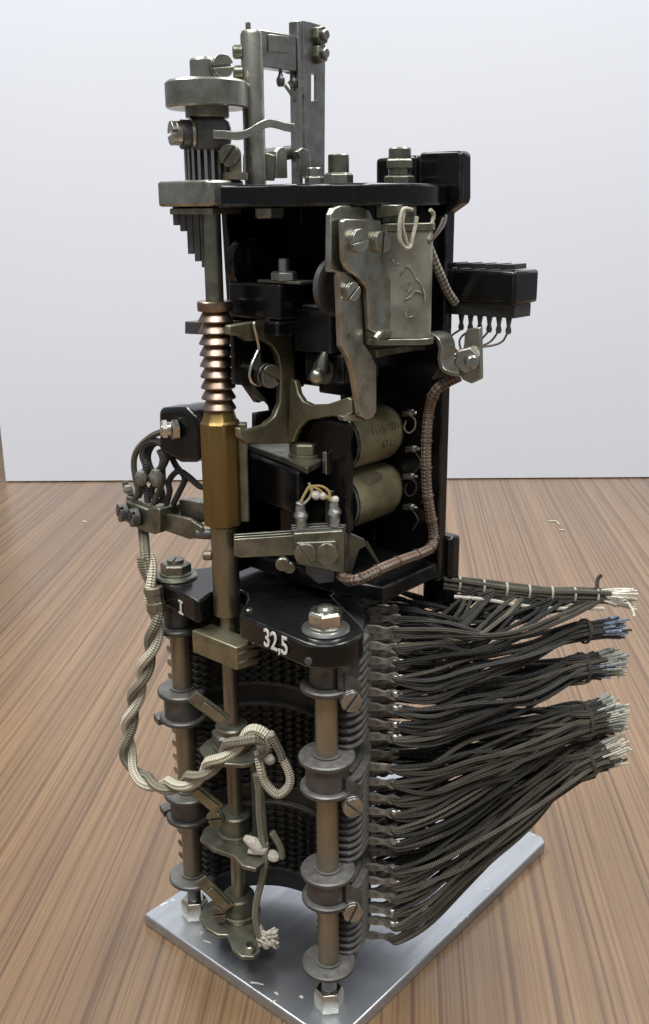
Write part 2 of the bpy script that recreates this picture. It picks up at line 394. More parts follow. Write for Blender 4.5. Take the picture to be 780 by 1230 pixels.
tb = link('table_top', tm.mesh('table_top', table_material())); tb['kind'] = 'structure'
tb.location = (0, 0, TABLE * S); tb.rotation_euler = (0, 0, math.atan2(gdir.y, gdir.x) - math.pi / 2)
MT['board'] = mat('white_board', (0.70, 0.735, 0.80), (0.685, 0.72, 0.785), 0, 0.55, 0.05, 3, 0.02, 60)
wl, wr = Z(7, 579.5, TABLE), Z(770, 574.5, TABLE)
wd = (wr - wl).normalized(); wn_ = V(-wd.y, wd.x, 0)
if wn_.dot(FWD) < 0: wn_ = -wn_
bm_ = M().prism([wl + V(0, 0, 1), wl + wd * 2200 + V(0, 0, 1), wl + wd * 2200 + wn_ * 25 + V(0, 0, 1), wl + wn_ * 25 + V(0, 0, 1)], V(0, 0, 1300))
wb = part('wall', bm_, 'board', None, 0.8); wb['kind'] = 'structure'

# ------------------------------------------------------------------ the selector
sel = link('telephone_selector', None)
sel['label'] = 'antique step-by-step telephone selector of black enamel, brass and cloth wires on an aluminium plate'
sel['category'] = 'telephone selector'
LP, RP = V(-80, 1.5, 0), V(0, 0, 0)
SX, SY = -49.5, 0.0
UP = V(0, 0, 1); DN = V(0, 0, -1)
CF = V(0.654, -0.756, 0)        # horizontal direction towards the viewer
CR = V(0.756, 0.654, 0)

# base plate
bp = part('base_plate', M().prism([V(-97.6, -13.4, -5.5), V(14, -13.8, -5.5), V(13.8, 149, -5.5), V(10.5, 152, -5.5), V(-97.4, 152, -5.5)], V(0, 0, 5.5)), 'alu', sel, 0.7, label='scratched grey aluminium base plate')
sm = M()
for u, v, du, dv, wd_ in ((301, 1180, 16, 3, 1.1), (326, 1204, 6, -2, .8), (330, 1192, 4, 3, 1.0), (193, 1088, 9, -4, 1.6), (206, 1082, 5, -1, 1.5), (245, 1130, 9, 3, .8), (585, 1068, 4, -1, 1.1), (600, 1048, 5, -1, .5), (575, 1078, 3, -1, .6), (545, 1115, 4, -2, .7), (551, 1109, 5, -3, .5), (360, 1197, 4, 2, 1.4), (240, 1120, 4, 1, 1.2), (640, 1003, 3, 0, 1.0), (560, 1100, 3, 2, .5)):
    a, b = Z(u, v, 0.05), Z(u + du, v + dv, 0.05); d = (b - a).normalized(); nn = V(-d.y, d.x, 0) * wd_ / 2
    mid = (a + b) / 2 + nn * 0.6
    sm.prism([a, a + nn * .7 - d * .2, mid + nn * .8, b + nn * .5, b - nn * .4, mid - nn, a - nn * .6], V(0, 0, 0.05))
part('scratch_mark', sm, 'white', bp, label='white paint specks and scratches')

# posts, with their bolts, flanges and nuts
FZ = [20.5, 51.5, 62.7, 99.0, 111.0, 139.5]
for P, nm in ((RP, 0), (LP, 1)):
    po = part('post', M().lathe(P, UP, [(3.6, 17), (4.1, 18), (4.1, 152)], 32), 'tube', sel, label='brown tubular front post')
    th = M(); prof = [(2.6, 2)]
    z = 2
    while z < 17: prof += [(2.6, z), (3.0, z + .45), (2.6, z + .9)]; z += .9
    part('threaded_rod', th.lathe(P, UP, prof, 20), 'steel', po)
    part('foot_nut', M().hexa(P + UP * 0.02, UP, 6.0, 8.5, .3), 'bright', po, 0.25)
    for i, z in enumerate(FZ):
        r = 10.4 if i % 2 == 0 or i == 0 else 10.0
        if i == 5: r = 9.4
        fl = M().lathe(P + UP * (z - 1.1), UP, [(r - .5, 0), (r, .5), (r, 1.7), (r - .5, 2.2), (5.2, 2.2), (5.2, 2.8)], 40)
        part('flange', fl, 'gun', po)
    for z0, z1 in ((FZ[1] + 1.0, FZ[2] - 1.0), (FZ[3] + 1.0, FZ[4] - 1.0)):
        part('spacer', M().lathe(P + UP * z0, UP, [(8.0, 0), (8.0, z1 - z0)], 32), 'gun', po)
    hub = M().lathe(P + UP * 141.2, UP, [(6.2, 0), (6.2, 11)], 32)
    part('hub', hub, 'gun', po)
    h = Vector(CF) * 6.15 + P + UP * 146.6 + CR * -.2
    part('cross_hole', M().cyl(h - CF * .3, CF, 1.35, .45, 20), 'ink', po)
    zt = 161
    part('washer', M().lathe(P + UP * zt, UP, [(8.3, 0), (8.6, .4), (8.2, 1.1), (6.6, 1.3), (6.4, 2.1), (5.5, 2.4)], 36), 'steel' if nm == 0 else 'olive', po)
    if nm == 0:
        part('nut', M().hexa(P + UP * (zt + 2.3), UP, 6.4, 5.2, .55), 'bright', po, 0.25, label='bright hexagon nut')
        part('stud_end', M().lathe(P + UP * (zt + 6), UP, [(2.9, 0), (2.9, 2.0), (2.3, 2.9), (.6, 3.2)], 20), 'bright', po)
    else:
        part('nut', M().hexa(P + UP * (zt + 2.3), UP, 6.2, 3.8, .2), 'olive', po, 0.25, label='dark hexagon nut with slotted stud')
        part('stud_end', M().screw(P + UP * (zt + 5.4), UP, 3.4, 2.2, .6), 'olive', po)

# contact banks
BC = V(-40, 1, 0)
def pol(r, a, z): return V(BC.x + r * math.cos(math.radians(a)), BC.y + r * math.sin(math.radians(a)), z)
def sector(m, r0, r1, a0, a1, z0, z1, n=40):
    pts = [pol(r1, a0 + (a1 - a0) * k / n, z0) for k in range(n + 1)] + [pol(r0, a1 - (a1 - a0) * k / n, z0) for k in range(n + 1)]
    # ring of quads so the arc shades well
    k = n + 1; vs = pts + [p + V(0, 0, z1 - z0) for p in pts]; N = 2 * k; fs = []
    for i in range(n):
        o0, o1, i0, i1 = i, i + 1, N - 1 - i, N - 2 - i
        fs += [[o0, i0, i1, o1], [N + o0, N + o1, N + i1, N + i0], [o0, o1, N + o1, N + o0], [i1, i0, N + i0, N + i1]]
    fs += [[0, N, N + N - 1, N - 1], [n, n + 1, N + n + 1, N + n]]
    return m.add(vs, fs)
# one tag: a flat waisted tongue standing in the radial plane, then a solder bead
lm = M()
out = [(0, -1.25), (2.2, -1.35), (4.2, -1.15), (6.0, -.75), (7.4, -.8), (8.6, -1.5), (10.2, -1.75), (11.6, -1.2), (12.1, .1), (11.4, 1.25), (10, 1.6), (8.6, 1.25), (7.2, .75), (5.4, .85), (3.6, 1.3), (1.6, 1.3), (0, 1.2)]
lm.prism([V(a, -.65, b * 1.12) for a, b in out], V(0, 1.3, 0))
lug_me = lm.mesh('contact_lug', MT['lug'], 50)
b1 = M().ball((10.4, 0, .2), 1.75, 10, (1.05, .75, .95)); b1.ball((12.2, .2, .9), 1.1, 8, (1.3, .8, .8))
bead_me = b1.mesh('solder_bead', MT['solder'], 60)
def rib():
    pr = [(33.5, -.85), (45.9, -.85), (46.9, -.55), (47.3, 0), (46.9, .55), (45.9, .85), (33.5, .85)]
    m = M(); n = 64; k = len(pr); vs = []; fs = []
    for i in range(n + 1):
        a = 4.5 + 171 * i / n
        k_ = min(1.0, min(a - 4.5, 175.5 - a) / 11.0); cut = 6.5 * (1 - math.sqrt(max(0.0, 1 - (1 - k_) ** 2)))
        vs += [pol(r_ - (cut if r_ > 40 else 0), a, z_) for r_, z_ in pr]
    for i in range(n):
        for j in range(k): fs.append([i * k + j, (i + 1) * k + j, (i + 1) * k + (j + 1) % k, i * k + (j + 1) % k])
    fs += [list(range(k)), [n * k + j for j in range(k)][::-1]]
    return m.add(vs, fs)
rib_me = rib().mesh('insulator', MT['bakelite'])
LEVELS = {0: [109.5 + 6.35 * k for k in range(8)], 1: [63.5 + 6.75 * k for k in range(6)], 2: [19.5 + 6.5 * k for k in range(6)]}
RIBS = {0: (112.8, 151.5), 1: (64.5, 98.5), 2: (22.0, 50.5)}
PHI = [28, 38.5, 49, 59.5, 70, 80.5, 91, 101.5]
BANKNAME = ['top', 'middle', 'lowest']
tips = []
for b in range(3):
    z0, z1 = RIBS[b]
    cm = M(); sector(cm, 34.5, 42.8, 7, 173, z0 - 2.0, z1 + 1.0)
    bank = part('contact_bank', cm, 'bakelite', sel, label=BANKNAME[b] + ' of the three contact banks')
    n = int(round((z1 - z0) / 3.15))
    for k in range(n + 1):
        o = link('insulator', rib_me, bank); o.location = (0, 0, (z0 + (z1 - z0) * k / n) * S)
        o.rotation_euler = (0, 0, random.uniform(-.002, .002))
    # clamping plates
    for zz in (z0 - 2.6, z1 + 1.8):
        part('clamp_plate', sector(M(), 33.0, 44.2, 12, 168, zz - .8, zz + .8), 'gun', bank, 0.2)
    for li, z in enumerate(LEVELS[b]):
        for ci, ph in enumerate(PHI):
            o = link('contact_lug', lug_me, bank)
            p = pol(46.2, ph, z + random.uniform(-.4, .4)); o.location = p * S
            o.rotation_euler = (random.uniform(-.12, .12), random.uniform(-.06, .06), math.radians(ph + random.uniform(-2, 2)))
            if ci < 1:
                s_ = link('solder_bead', bead_me, bank); s_.location = o.location; s_.rotation_euler = o.rotation_euler
                k_ = random.uniform(.55, 1.0); s_.scale = (1, k_, k_)
            tips.append((b, li, ci, ph, z))
    hid = M()
    for z in LEVELS[b]:
        for ph in range(106, 176, 11):
            r = pol(1, ph, 0) - pol(0, ph, 0); t = V(-r.y, r.x, 0); q = pol(46.2, ph, z)
            hid.prism([q + r * a + UP * c - t * .5 for a, c in out], t)
    ho = part('contact_lugs', hid, 'lug', bank); ho['kind'] = 'stuff'
    # inner contact teeth, in pairs, seen through the open front
    tm_ = M()
    for k in range(n * 1 + 1):
        z = z0 + (z1 - z0) * k / n
        for j in range(20):
            ph = 9 + j * 162 / 19
            r = (pol(1, ph, 0) - pol(0, ph, 0)); t = V(-r.y, r.x, 0); q = pol(34.0, ph, z)
            tm_.prism([q - t * 1.0 - UP * .5, q + t * 1.0 - UP * .5, q - r * 2.2 + t * .6 - UP * .5, q - r * 4.0 + t * .9 - UP * .5, q - r * 4.0 - t * .9 - UP * .5, q - r * 2.2 - t * .6 - UP * .5], UP * 1.0)
    to = part('contact_teeth', tm_, 'tooth', bank); to['kind'] = 'stuff'
for z0_, z1_ in ((8.0, 21.0), (50.0, 63.5), (97.5, 111.5)):  # dark rings added in the open gaps by the banks, standing in for shade
    part('shade_fill_ring', sector(M(), 35.5, 42.5, 22 if z0_ < 20 else 9, 171, z0_, z1_), 'bakelite', sel)
# half-round shroud over the end of the top bank
shr = M()
pts = [Z(u, v, 152.6) for u, v in ((405, 795), (420, 790), (434, 772), (440, 752), (436, 735), (424, 728), (405, 735))]
part('end_shroud', M().prism([p for p in pts], V(0, 0, -14)), 'gun', sel, 2.2)
# angle brackets with slotted screws that hold the banks to the right post
for u0, v0, sl in ((412, 808, .9), (414, 934, -.75), (414, 1060, 1.1)):
    g = M().prism([Xp(u0, v0, 8.5), Xp(u0 + 19, v0 + 9, 8.5), Xp(u0 + 19, v0 + 46, 8.5), Xp(u0, v0 + 34, 8.5)], V(1.3, 0, 0))
    go = part('bank_bracket', g, 'gun', sel, 0.2)
    c = Xp(u0 + 8, v0 + 31, 9.8)
    part('slotted_screw', M().screw(c, V(.8, -.6, .05), 3.7, 3.4, sl), 'steel', go, 0.15)
# small ears on the left post's flanges
for z in (96.5, 52.2):
    part('flange_ear', M().prism([V(-93.5, -4, z - 2), V(-88, -6, z - 2), V(-86, -1, z - 2), V(-92.5, 1, z - 2)], V(0, 0, 3)), 'gun', sel, 0.3)

# ------------------------------------------------------------------ bridge plate with painted marks
bt = 161.0
ol = [(-85, -5.5), (-71, -8.3), (-55.2, -11.0), (-53.6, -9.6), (-56.3, -1.5), (-55.5, 4), (-51, 7.2), (-45.5, 6.8), (-41.5, 3), (-37, -4), (-33.0, -9.6), (-31, -10.6)]
ol += [(13.2 * math.cos(math.radians(a)), 13.2 * math.sin(math.radians(a))) for a in range(-84, 62, 12)]
ol += [(-3, 17), (-20, 26), (-24, 40), (-26, 58), (-72, 58), (-76, 22)]
ol += [(-80 + 11 * math.cos(math.radians(a)), 2 + 11 * math.sin(math.radians(a))) for a in range(95, 236, 12)]
brg = part('bridge_plate', M().prism([V(x, y, bt - 9.2) for x, y in ol], V(0, 0, 9.2)), 'black', sel, 0.9, label='black enamelled bridge plate with white painted marks')
fa, fb = V(-31, -10.6, 0), V(1.4, -13.1, 0)
fd = (fb - fa).normalized(); fn = V(fd.y, -fd.x, 0)
lettering('32,5', 9.6, Vector((*(Yp(333, 768, -12.2).xy), 157.0)) + fn * .75, fd, UP, 'white', brg, 0.78)
la = V(-71, -8.3, 0); lb = V(-55.2, -11.0, 0); ld = (lb - la).normalized()
part('lettering', M().obox(V(-65.0, -9.75, 155.2), ld, ld.cross(UP), UP, .9, .2, 5.2).obox(V(-65.0, -9.75, 157.6), ld, ld.cross(UP), UP, 3.0, .2, .8).obox(V(-65.0, -9.75, 152.8), ld, ld.cross(UP), UP, 3.0, .2, .8), 'white', brg)
part('small_screw', M().lathe(Z(300, 733, bt), UP, [(1.5, 0), (1.5, .4), (.8, .8)], 14), 'bright', brg)
part('set_screw', M().lathe(Vector((3.2, -12.7, 154.5)), V(.24, -.97, 0), [(1.5, 0), (1.4, .5), (.4, .7)], 14), 'gun', brg)
# brass guide block under the notch
bb = M().prism([V(-58, -11.0, 139.0), V(-33.5, -11.4, 139.0), V(-31.0, -2.0, 139.0), V(-57, -1.5, 139.0)], V(0, 0, 9.2))
gb = part('guide_block', bb, 'dullbrass', sel, 0.5, label='brass guide block below the bridge plate')
for v in (0, 1):
    a = V(-33.3, -10.4, 141.6 + v * 3.6); d = V(.25, .97, 0)
    part('spring_edge', M().tube([a, a + d * 4 + V(.4, 0, .6), a + d * 9 + V(.6, 0, .1)], .45, 8), 'bright', gb)

# ------------------------------------------------------------------ shaft, tubes, ratchet
sh = part('shaft', M().lathe(V(SX, SY, 0), UP, [(2.4, 14), (2.9, 15), (2.9, 135), (2.9, 190), (2.9, 346)], 28), 'tube', sel, label='vertical shaft')
part('steel_sleeve', M().lathe(V(SX, SY, 153), UP, [(4.2, 0), (5.1, 1), (5.1, 36)], 36), 'sleeve', sh)
tu = M().lathe(V(SX, SY, 189.5), UP, [(6.9, 0), (7.4, .6), (7.4, 38.4), (6.4, 39.6), (5.6, 42.5), (4.9, 43.6)], 8, .22)
part('brass_sleeve', tu, 'brass', sh, 0.8, label='eight-sided yellow brass sleeve')
kx = V(SX, SY, 0) + CR * 8.0 - CF * 1.0
part('guide_key', M().obox(kx + UP * 209, CR, CF, UP, 3.2, 4.2, 37), 'dullbrass', sh, 0.4)
prof = [(4.0, 232.6)]
z = 232.6
for k in range(9):
    prof += [(4.4, z), (6.15, z + .25), (6.15, z + .7), (4.7, z + 3.3), (4.3, z + 3.75)]
    z += 3.85
prof += [(4.2, z), (6.0, z + .1), (6.2, z + .5), (6.2, z + 3.2), (5.8, z + 3.5), (3.2, z + 3.5)]
part('ratchet_teeth', M().lathe(V(SX, SY, 0), UP, prof, 36), 'copper', sh, ang=28, label='rubbed copper-coloured ratchet teeth')
part('guide_rod', M().lathe(V(SX, SY, 270), UP, [(3.15, 0), (3.15, 33)], 24), 'olive', sh)
# parts above the bearing
top = V(SX, SY, 0)
part('end_cap', M().lathe(top + UP * 340, UP, [(5.1, 0), (5.1, 7.0), (4.7, 7.6), (2.0, 7.9), (1.6, 8.3)], 32), 'nickel', sh)
part('cap_screw', M().screw(top + UP * 344.8 + V(.95, .3, 0) * 4.6, V(.93, -.35, 0.02), 3.6, 4.6, .12), 'nickel', sh, 0.15)
part('ring', M().lathe(top + UP * 332.6, UP, [(12.8, 0), (13.5, .5), (13.5, 7.6), (12.8, 8.3), (5, 8.4)], 48), 'nickel', sh)
part('ring_boss', M().lathe(top + UP * 329.8, UP, [(7.0, 0), (7.2, .3), (7.2, 2.8)], 32), 'olive', sh)
part('clamp_collar', M().lathe(top + UP * 318.6, UP, [(4.6, 0), (6.9, 1.4), (7.6, 4), (7.6, 8), (7.0, 10), (5, 11.4)], 32), 'gun', sh)
ax = (-CR + CF * .42).normalized()
part('clamp_boss', M().lathe(top + UP * 324.6, ax, [(4.6, 0), (4.6, 9.2)], 28), 'gun', sh)
part('clamp_washer', M().lathe(top + UP * 324.6 - CR * 4.2 + CF * 3.0, (-CR + CF * .3), [(4.9, 0), (5.2, .3), (5.2, 1.2), (3, 1.6)], 28), 'nickel', sh)
part('clamp_screw', M().screw(top + UP * 324.9 + ax * 9.2, ax, 3.8, 3.6, .1), 'nickel', sh, 0.15)
ppt = V(SX, SY, 0) + CF * 7.0
fp = [PL(u, v, ppt, CF) for u, v in ((256, 161), (272, 162), (286, 163), (298, 160), (310, 153), (322, 148), (332, 149), (342, 152), (354, 154))]
part('finger', M().strip(smooth(fp, 4), 2.7, 1.5, UP), 'nickel', sh, 0.25, label='bent nickel finger reaching to the uprights')
drm = M()
for k in range(22):
    a = 2 * math.pi * k / 22; d = V(math.cos(a), math.sin(a), 0); t = V(-d.y, d.x, 0)
    drm.obox(top + V(-1.5, 1.0, 0) + d * 6.4 + UP * 315.4, d, t, UP, 3.2, 1.0, 10.5)
part('ribbed_drum', drm, 'steel', sh)
part('drum_core', M().lathe(top + V(-1.5, 1.0, 310), UP, [(5.2, 0), (5.2, 10)], 24), 'gun', sh)
stp = M()
for k in range(6):
    c = PL(212 + k * 8, 250, top + CR * 0 - CF * 3.0, CF); hgt = [7, 9, 16.5, 19, 21, 17][k]
    stp.obox(V(c.x, c.y, 303 - hgt / 2), CR, CF, UP, 2.1, 4.0, hgt)
part('stepped_comb', stp, 'gun', sel, 0.2, label='stepped dark comb below the bearing block')

# ------------------------------------------------------------------ black frame
ZT0, ZT1 = 301.6, 308.6
fr = part('frame_plate', M().box(-24, 7, 58, 63, 163, 303.5).box(-63.5, -24.2, 58.2, 62.8, 232.5, 303.2).box(-63.5, -24.2, 58.2, 62.8, 163, 217.5).box(-42, -24.2, 58.3, 62.7, 217.5, 232.5), 'black', sel, 0.6, label='black enamelled frame casting')
lw = [V(-63.4, 17.5, 302), V(-63.4, 19, 262), V(-63.4, 22, 240), V(-63.4, 31, 229), V(-63.4, 58, 232), V(-63.4, 58, 302)]
part('side_wall', M().prism(lw, V(3.2, 0, 0)), 'black', fr, 0.5)
lw2 = [V(-63.4, 12, 163), V(-63.4, 12, 205), V(-63.4, 22, 219), V(-63.4, 58, 219), V(-63.4, 58, 163)]
part('side_wall', M().prism(lw2, V(3.2, 0, 0)), 'black', fr, 0.5)
for u0, u1, v0, v1, zz in ((451, 500, 186, 250, 0), (503, 555, 181, 248, 0)):
    pts = [Yp(u, v, 58) for u, v in ((u0, v1), (u1, v1 - 2), (u1, v0), (u0, v0 + 4))]
    if u0 > 500: pts = [Yp(u, v, 58) for u, v in ((526, 264), (542, 252), (553, 244), (555, 238), (555, 185), (551, 181), (506, 183), (503, 187), (503, 246))]
    part('frame_tab', M().prism(pts, V(0, 6, 0)), 'black', fr, 1.3)
tp = [(-63.5, 2), (-62, -6.5), (-38.3, -7.5), (-30, -2), (-26, 3), (-14, 4.2), (-12, 7.5), (-7, 8.8), (2, 13), (5, 18), (9, 33), (10, 44), (7.2, 57.5), (-63.5, 57.5)]
part('frame_top', M().prism([V(x, y, ZT0) for x, y in tp], V(0, 0, ZT1 - ZT0)), 'black', fr, 0.8)
part('frame_floor', M().prism([V(-12, 20, 165), V(6.8, 24, 165), V(6.8, 57.8, 165), V(-60, 57.8, 165), V(-60, 20, 165)], V(0, 0, 6)), 'black', fr, 0.6)
part('frame_foot', M().box(-4, 9.5, 63.2, 70, 152, 180), 'black', fr, 1.6)
# bearing block
part('bearing_block', M().prism([V(-64.5, -10.5, 302), V(-38.8, -11.5, 302), V(-37.4, -9.6, 302), V(-37.2, 4, 302), V(-64.5, 4, 302)], V(0, 0, 8.2)), 'nickel', sel, 1.0, label='grey bearing block at the front of the frame')
part('bearing_plate', M().box(-61, -40, -8.5, 5, 299.5, 301.5), 'olive', sel, 0.3)
part('lock_nut', M().hexa(V(-30, 8, 301.4), DN, 5.2, 3.4, .2), 'olive', sel, 0.2)
# uprights
UX = -42.0
ul, ur = Xp(307, 215, UX), Xp(375, 215, UX)
up1 = part('upright', M().lathe(V(UX, ul.y, 308), UP, [(3.7, 0), (3.7, 47.5), (3.2, 48.6)], 28), 'nickel', sel, label='round upright with a pin on its top')
part('pin', M().cyl(V(UX, ul.y, 356.4) - CR * 1, UP, .9, 3, 12, .2), 'nickel', up1)
for dz in (0, -6.2):
    part('round_screw', M().lathe(V(UX, ul.y, 350.5 + dz) - CR * 3.2, -CR, [(2.2, 0), (2.2, 2.6), (1.6, 3.1)], 16), 'olive', up1)
uy = ur.y
chan = M().prism([Xp(u, v, UX + 3) for u, v in ((371, 214), (391, 214), (393, 34), (390, 30), (368, 24), (366, 26))], V(-1.6, 0, 0))
# slot cut as four strips round the gap
def face(pts, x): return [Xp(u, v, x) for u, v in pts]
slotted = M()
for pts in (((364, 25), (374, 27), (374, 214), (368, 214)), ((381, 29), (390, 32), (391, 36), (390, 214), (381, 214)), ((374.1, 27), (380.9, 29), (380.9, 90), (374.1, 88)), ((374.1, 122), (380.9, 120), (380.9, 214), (374.1, 214))):
    slotted.prism(face(pts, UX + 3), V(-1.5, 0, 0))
up2 = part('slotted_upright', slotted, 'steel', sel, label='flat upright with a long slot and two hexagon nuts')
p0 = Xp(365, 214, UX + 3)
part('upright_flange', M().box(UX - 1.2, UX + 3.0, p0.y - 1.9, p0.y - .3, 308.2, Xp(364, 26, UX + 3).z), 'steel', up2, 0.2)
for v in (43, 65):
    c = Xp(382, v, UX + 3)
    part('hexagon_nut', M().hexa(c, V(1, 0, 0), 3.3, 2.6, .3), 'olive', up2, 0.15)
    part('nut_stud', M().cyl(c + V(2.4, 0, 0), V(1, 0, 0), 1.7, 1.8, 14, .3), 'steel', up2)
cb = M().box(UX - 2.6, UX + 2.4, ul.y + 2, p0.y - 2, 346.0, 357.2)
cbo = part('cross_bar', cb, 'steel', sel, 0.4, label='cross bar between the two uprights')
part('label_plate', M().prism([Xp(u, v, UX + 2.5) for u, v in ((322, 41), (346, 44), (346, 64), (322, 62))], V(.5, 0, 0)), 'nickel', cbo, 0.2)
part('contact_block', M().prism([Xp(u, v, UX + 2) for u, v in ((330, 70), (357, 76), (357, 88), (344, 82), (332, 80))], V(-4.4, 0, 0)), 'gun', cbo, 0.2)
for u, v0, v1 in ((337, 80, 104), (352, 84, 106)):
    a, b = Xp(u, v0, UX + 1), Xp(u + .5, v1, UX + 1)
    part('solder_tag', M().tube([a, a.lerp(b, .45), a.lerp(b, .6), a.lerp(b, .8), b], 1.15, 10, rf=lambda t: .55 + .75 * max(0, math.sin(math.pi * (t - .15)))), 'gun', cbo)
a, b, c = (Xp(u, v, UX + 1) for u, v in ((342, 102), (349, 112), (358, 126)))
part('bare_wire', M().tube([a, b, c], .55, 8).tube([a + V(0, 2, 1), b + V(0, 2, 1.4), c + V(0, 2, 1.5)], .45, 8), 'steel', cbo)
# small fittings on the frame top
def on_top(u, v, x): return Xp(u, v, x)
fit = sel
p = Xp(338, 214, UX + 8)
part('stop_tab', M().prism([Xp(u, v, UX + 4) for u, v in ((331, 214), (346, 214), (345, 180), (341, 176), (336, 177), (333, 182))], V(-1.8, 0, 0)), 'nickel', sel, 0.3)
part('stop_tab', M().prism([Xp(u, v, UX + 6) for u, v in ((359, 212), (373, 210), (374, 190), (371, 180), (364, 177), (357, 182), (361, 190))], V(-1.8, 0, 0)), 'nickel', sel, 0.3)
part('detent_rod', M().rod(Xp(300, 190, UX - 3), Xp(364, 181, UX - 3), 2.4, 16), 'gun', sel)
part('round_screw', M().screw(PL(278, 187, V(-38, 3, 0), CF), V(.5, -.86, 0.0), 3.5, 3, .9), 'olive', sel, 0.2)
part('screw_pillar', M().lathe(PL(283, 216, V(-38, 3, 0), CF), UP, [(4.2, 0), (4.2, 2.2), (2.2, 2.4), (2.2, 7)], 22), 'tube', sel)
part('backing_block', M().prism([PL(u, v, V(-42, 16, 0), CF) for u, v in ((292, 216), (330, 217), (330, 186), (300, 178), (292, 186))], -CF * 3), 'olive', sel, 0.4)
for u, v, x, r in ((378, 217, -22, 2.9), (407, 217, -22, 4.4)):
    c = Xp(u, v, x); c.z = ZT1 + .1
    bo = part('hexagon_bolt', M().hexa(c, UP, r * 1.15, r * .9, .2), 'nickel', sel, 0.15)
    part('bolt_shank', M().cyl(c + UP * r * .85, UP, r * .82, r * (1.0 if r < 4 else 1.4), 20, .3), 'olive' if r > 4 else 'nickel', bo)
c = Xp(480, 219, -8); c.z = ZT1 + .1
bo = part('adjusting_bolt', M().hexa(c, UP, 5.3, 3.0, .2), 'olive', sel, 0.2, label='dark adjusting bolt with lock nut')
part('bolt_shank', M().cyl(c + UP * 2.9, UP, 3.9, 9.2, 24, .5), 'olive', bo)
part('lock_nut', M().hexa(c + UP * 5.2, UP, 5.0, 3.2, .6), 'olive', bo, 0.2)

# ------------------------------------------------------------------ upper magnet coil, armature lever
CX, CY = 1.0, 38.0
def sq(a, b, z, e=4.5, n=56):
    out_ = []
    for k in range(n):
        t = 2 * math.pi * k / n; c_, s_ = math.cos(t), math.sin(t)
        out_.append(V(CX, CY, z) + CR * a * math.copysign(abs(c_) ** (2 / e), c_) + CF * b * math.copysign(abs(s_) ** (2 / e), s_))
    return out_
coil = part('magnet_coil', M().prism(sq(11.3, 9.0, 259), V(0, 0, 34.6)), 'greypaper', sel, label='upright coil in mottled grey varnished paper')
part('coil_flange', M().prism(sq(12.2, 9.9, 256.6), V(0, 0, 2.2)), 'olive', coil, .3)
part('coil_flange', M().prism(sq(11.9, 9.6, 293.8), V(0, 0, 2.4)).lathe(V(CX, CY, 296.1), UP, [(6, 0), (6, 5.5)], 30), 'olive', coil, .3)
shm = M()
for run in (((488, 318), (494, 324), (499, 334), (496, 345), (490, 352), (486, 360)), ((486, 360), (494, 356), (500, 350), (507, 352)), ((481, 330), (486, 322), (493, 319)), ((471, 312), (476, 318), (480, 316)), ((487, 375), (489, 383)), ((499, 334), (505, 340), (510, 352), (511, 363)), ((493, 338), (489, 344), (491, 352)), ((492, 381), (497, 380))):
    pp = [PL(u, v, V(CX, CY, 0) + CF * 9.02, CF) for u, v in run]
    shm.tube(pp, .28, 6, rf=lambda t: .5 + .9 * abs(math.sin(5 * t + 1)))
part('shellac_run', shm, 'shellac', coil)
part('heel_piece', M().prism([Yp(u, v, 22) for u, v in ((452, 262), (478, 258), (478, 246), (452, 246))], V(0, 3, 0)), 'olive', coil, 0.3)
# lever: back leaf, front leaf with its offset, and the long tail
LX = 3.0
lev = part('armature_lever', M().prism([Xp(u, v, LX - 2) for u, v in ((397, 327), (398, 258), (402, 250), (410, 247), (432, 247), (444, 252), (449, 262), (449, 330), (440, 330))], V(-2.4, 0, 0)), 'nickel', sel, 0.4, label='nickel armature lever with three slotted screws')
front = [(412, 266), (415, 263), (458, 264), (459, 310), (461, 322), (470, 336), (471, 404), (462, 408), (444, 396), (441, 345), (432, 334), (418, 324), (413, 312)]
part('lever_leaf', M().prism([Xp(u, v, LX + 1.6) for u, v in front], V(-2.0, 0, 0)), 'nickel', lev, 0.45)
lower = [(400, 325), (414, 325), (430, 338), (437, 350), (437, 412), (446, 424), (453, 440), (453, 494), (448, 503), (440, 505), (434, 500), (425, 446), (420, 430), (411, 416), (408, 330)]
part('lever_tail', M().prism([Xp(u, v, LX - .9) for u, v in lower], V(-2.6, 0, 0)), 'nickel', lev, 0.45)
part('tail_foot', M().prism([Xp(u, v, LX - 3.6) for u, v in ((412, 500), (438, 496), (438, 506), (415, 506))], V(-3, 0, 0)), 'nickel', lev, 0.3)
for u, v, x, sl in ((428, 289, LX + 1.6, .15), (455, 290, LX + 1.6, 1.45), (420, 350, LX - .9, .7)):
    part('slotted_screw', M().screw(Xp(u, v, x), V(1, -.12, 0), 3.6 if v < 300 else 3.0, 2.2, sl), 'nickel', lev, 0.12)
part('lever_hole', M().cyl(Xp(419, 404, LX - .9) - V(.2, 0, 0), V(1, 0, 0), 1.1, .35, 16), 'ink', lev)
part('pole_piece', M().prism([Xp(u, v, -3) for u, v in ((446, 402), (456, 398), (470, 404), (512, 404), (517, 410), (480, 420), (450, 424))], V(-5, 0, 0)), 'olive', coil, 0.5)
part('clamp_fold', M().tube([Xp(450, 408, 5), Xp(456, 402, 5), Xp(466, 400, 4)], 1.5, 10), 'nickel', lev)
part('armature_blade', M().prism([Xp(u, v, -1) for u, v in ((452, 420), (516, 412), (514, 420), (470, 426), (454, 430))], V(-3, 0, 0)), 'olive', lev, 0.3)
part('hinge_disc', M().lathe(Xp(404, 345, -9), V(1, 0, 0), [(9.5, -2), (9.5, 0), (8.5, .6), (6.5, .6), (6.5, 0)], 40), 'gun', sel)

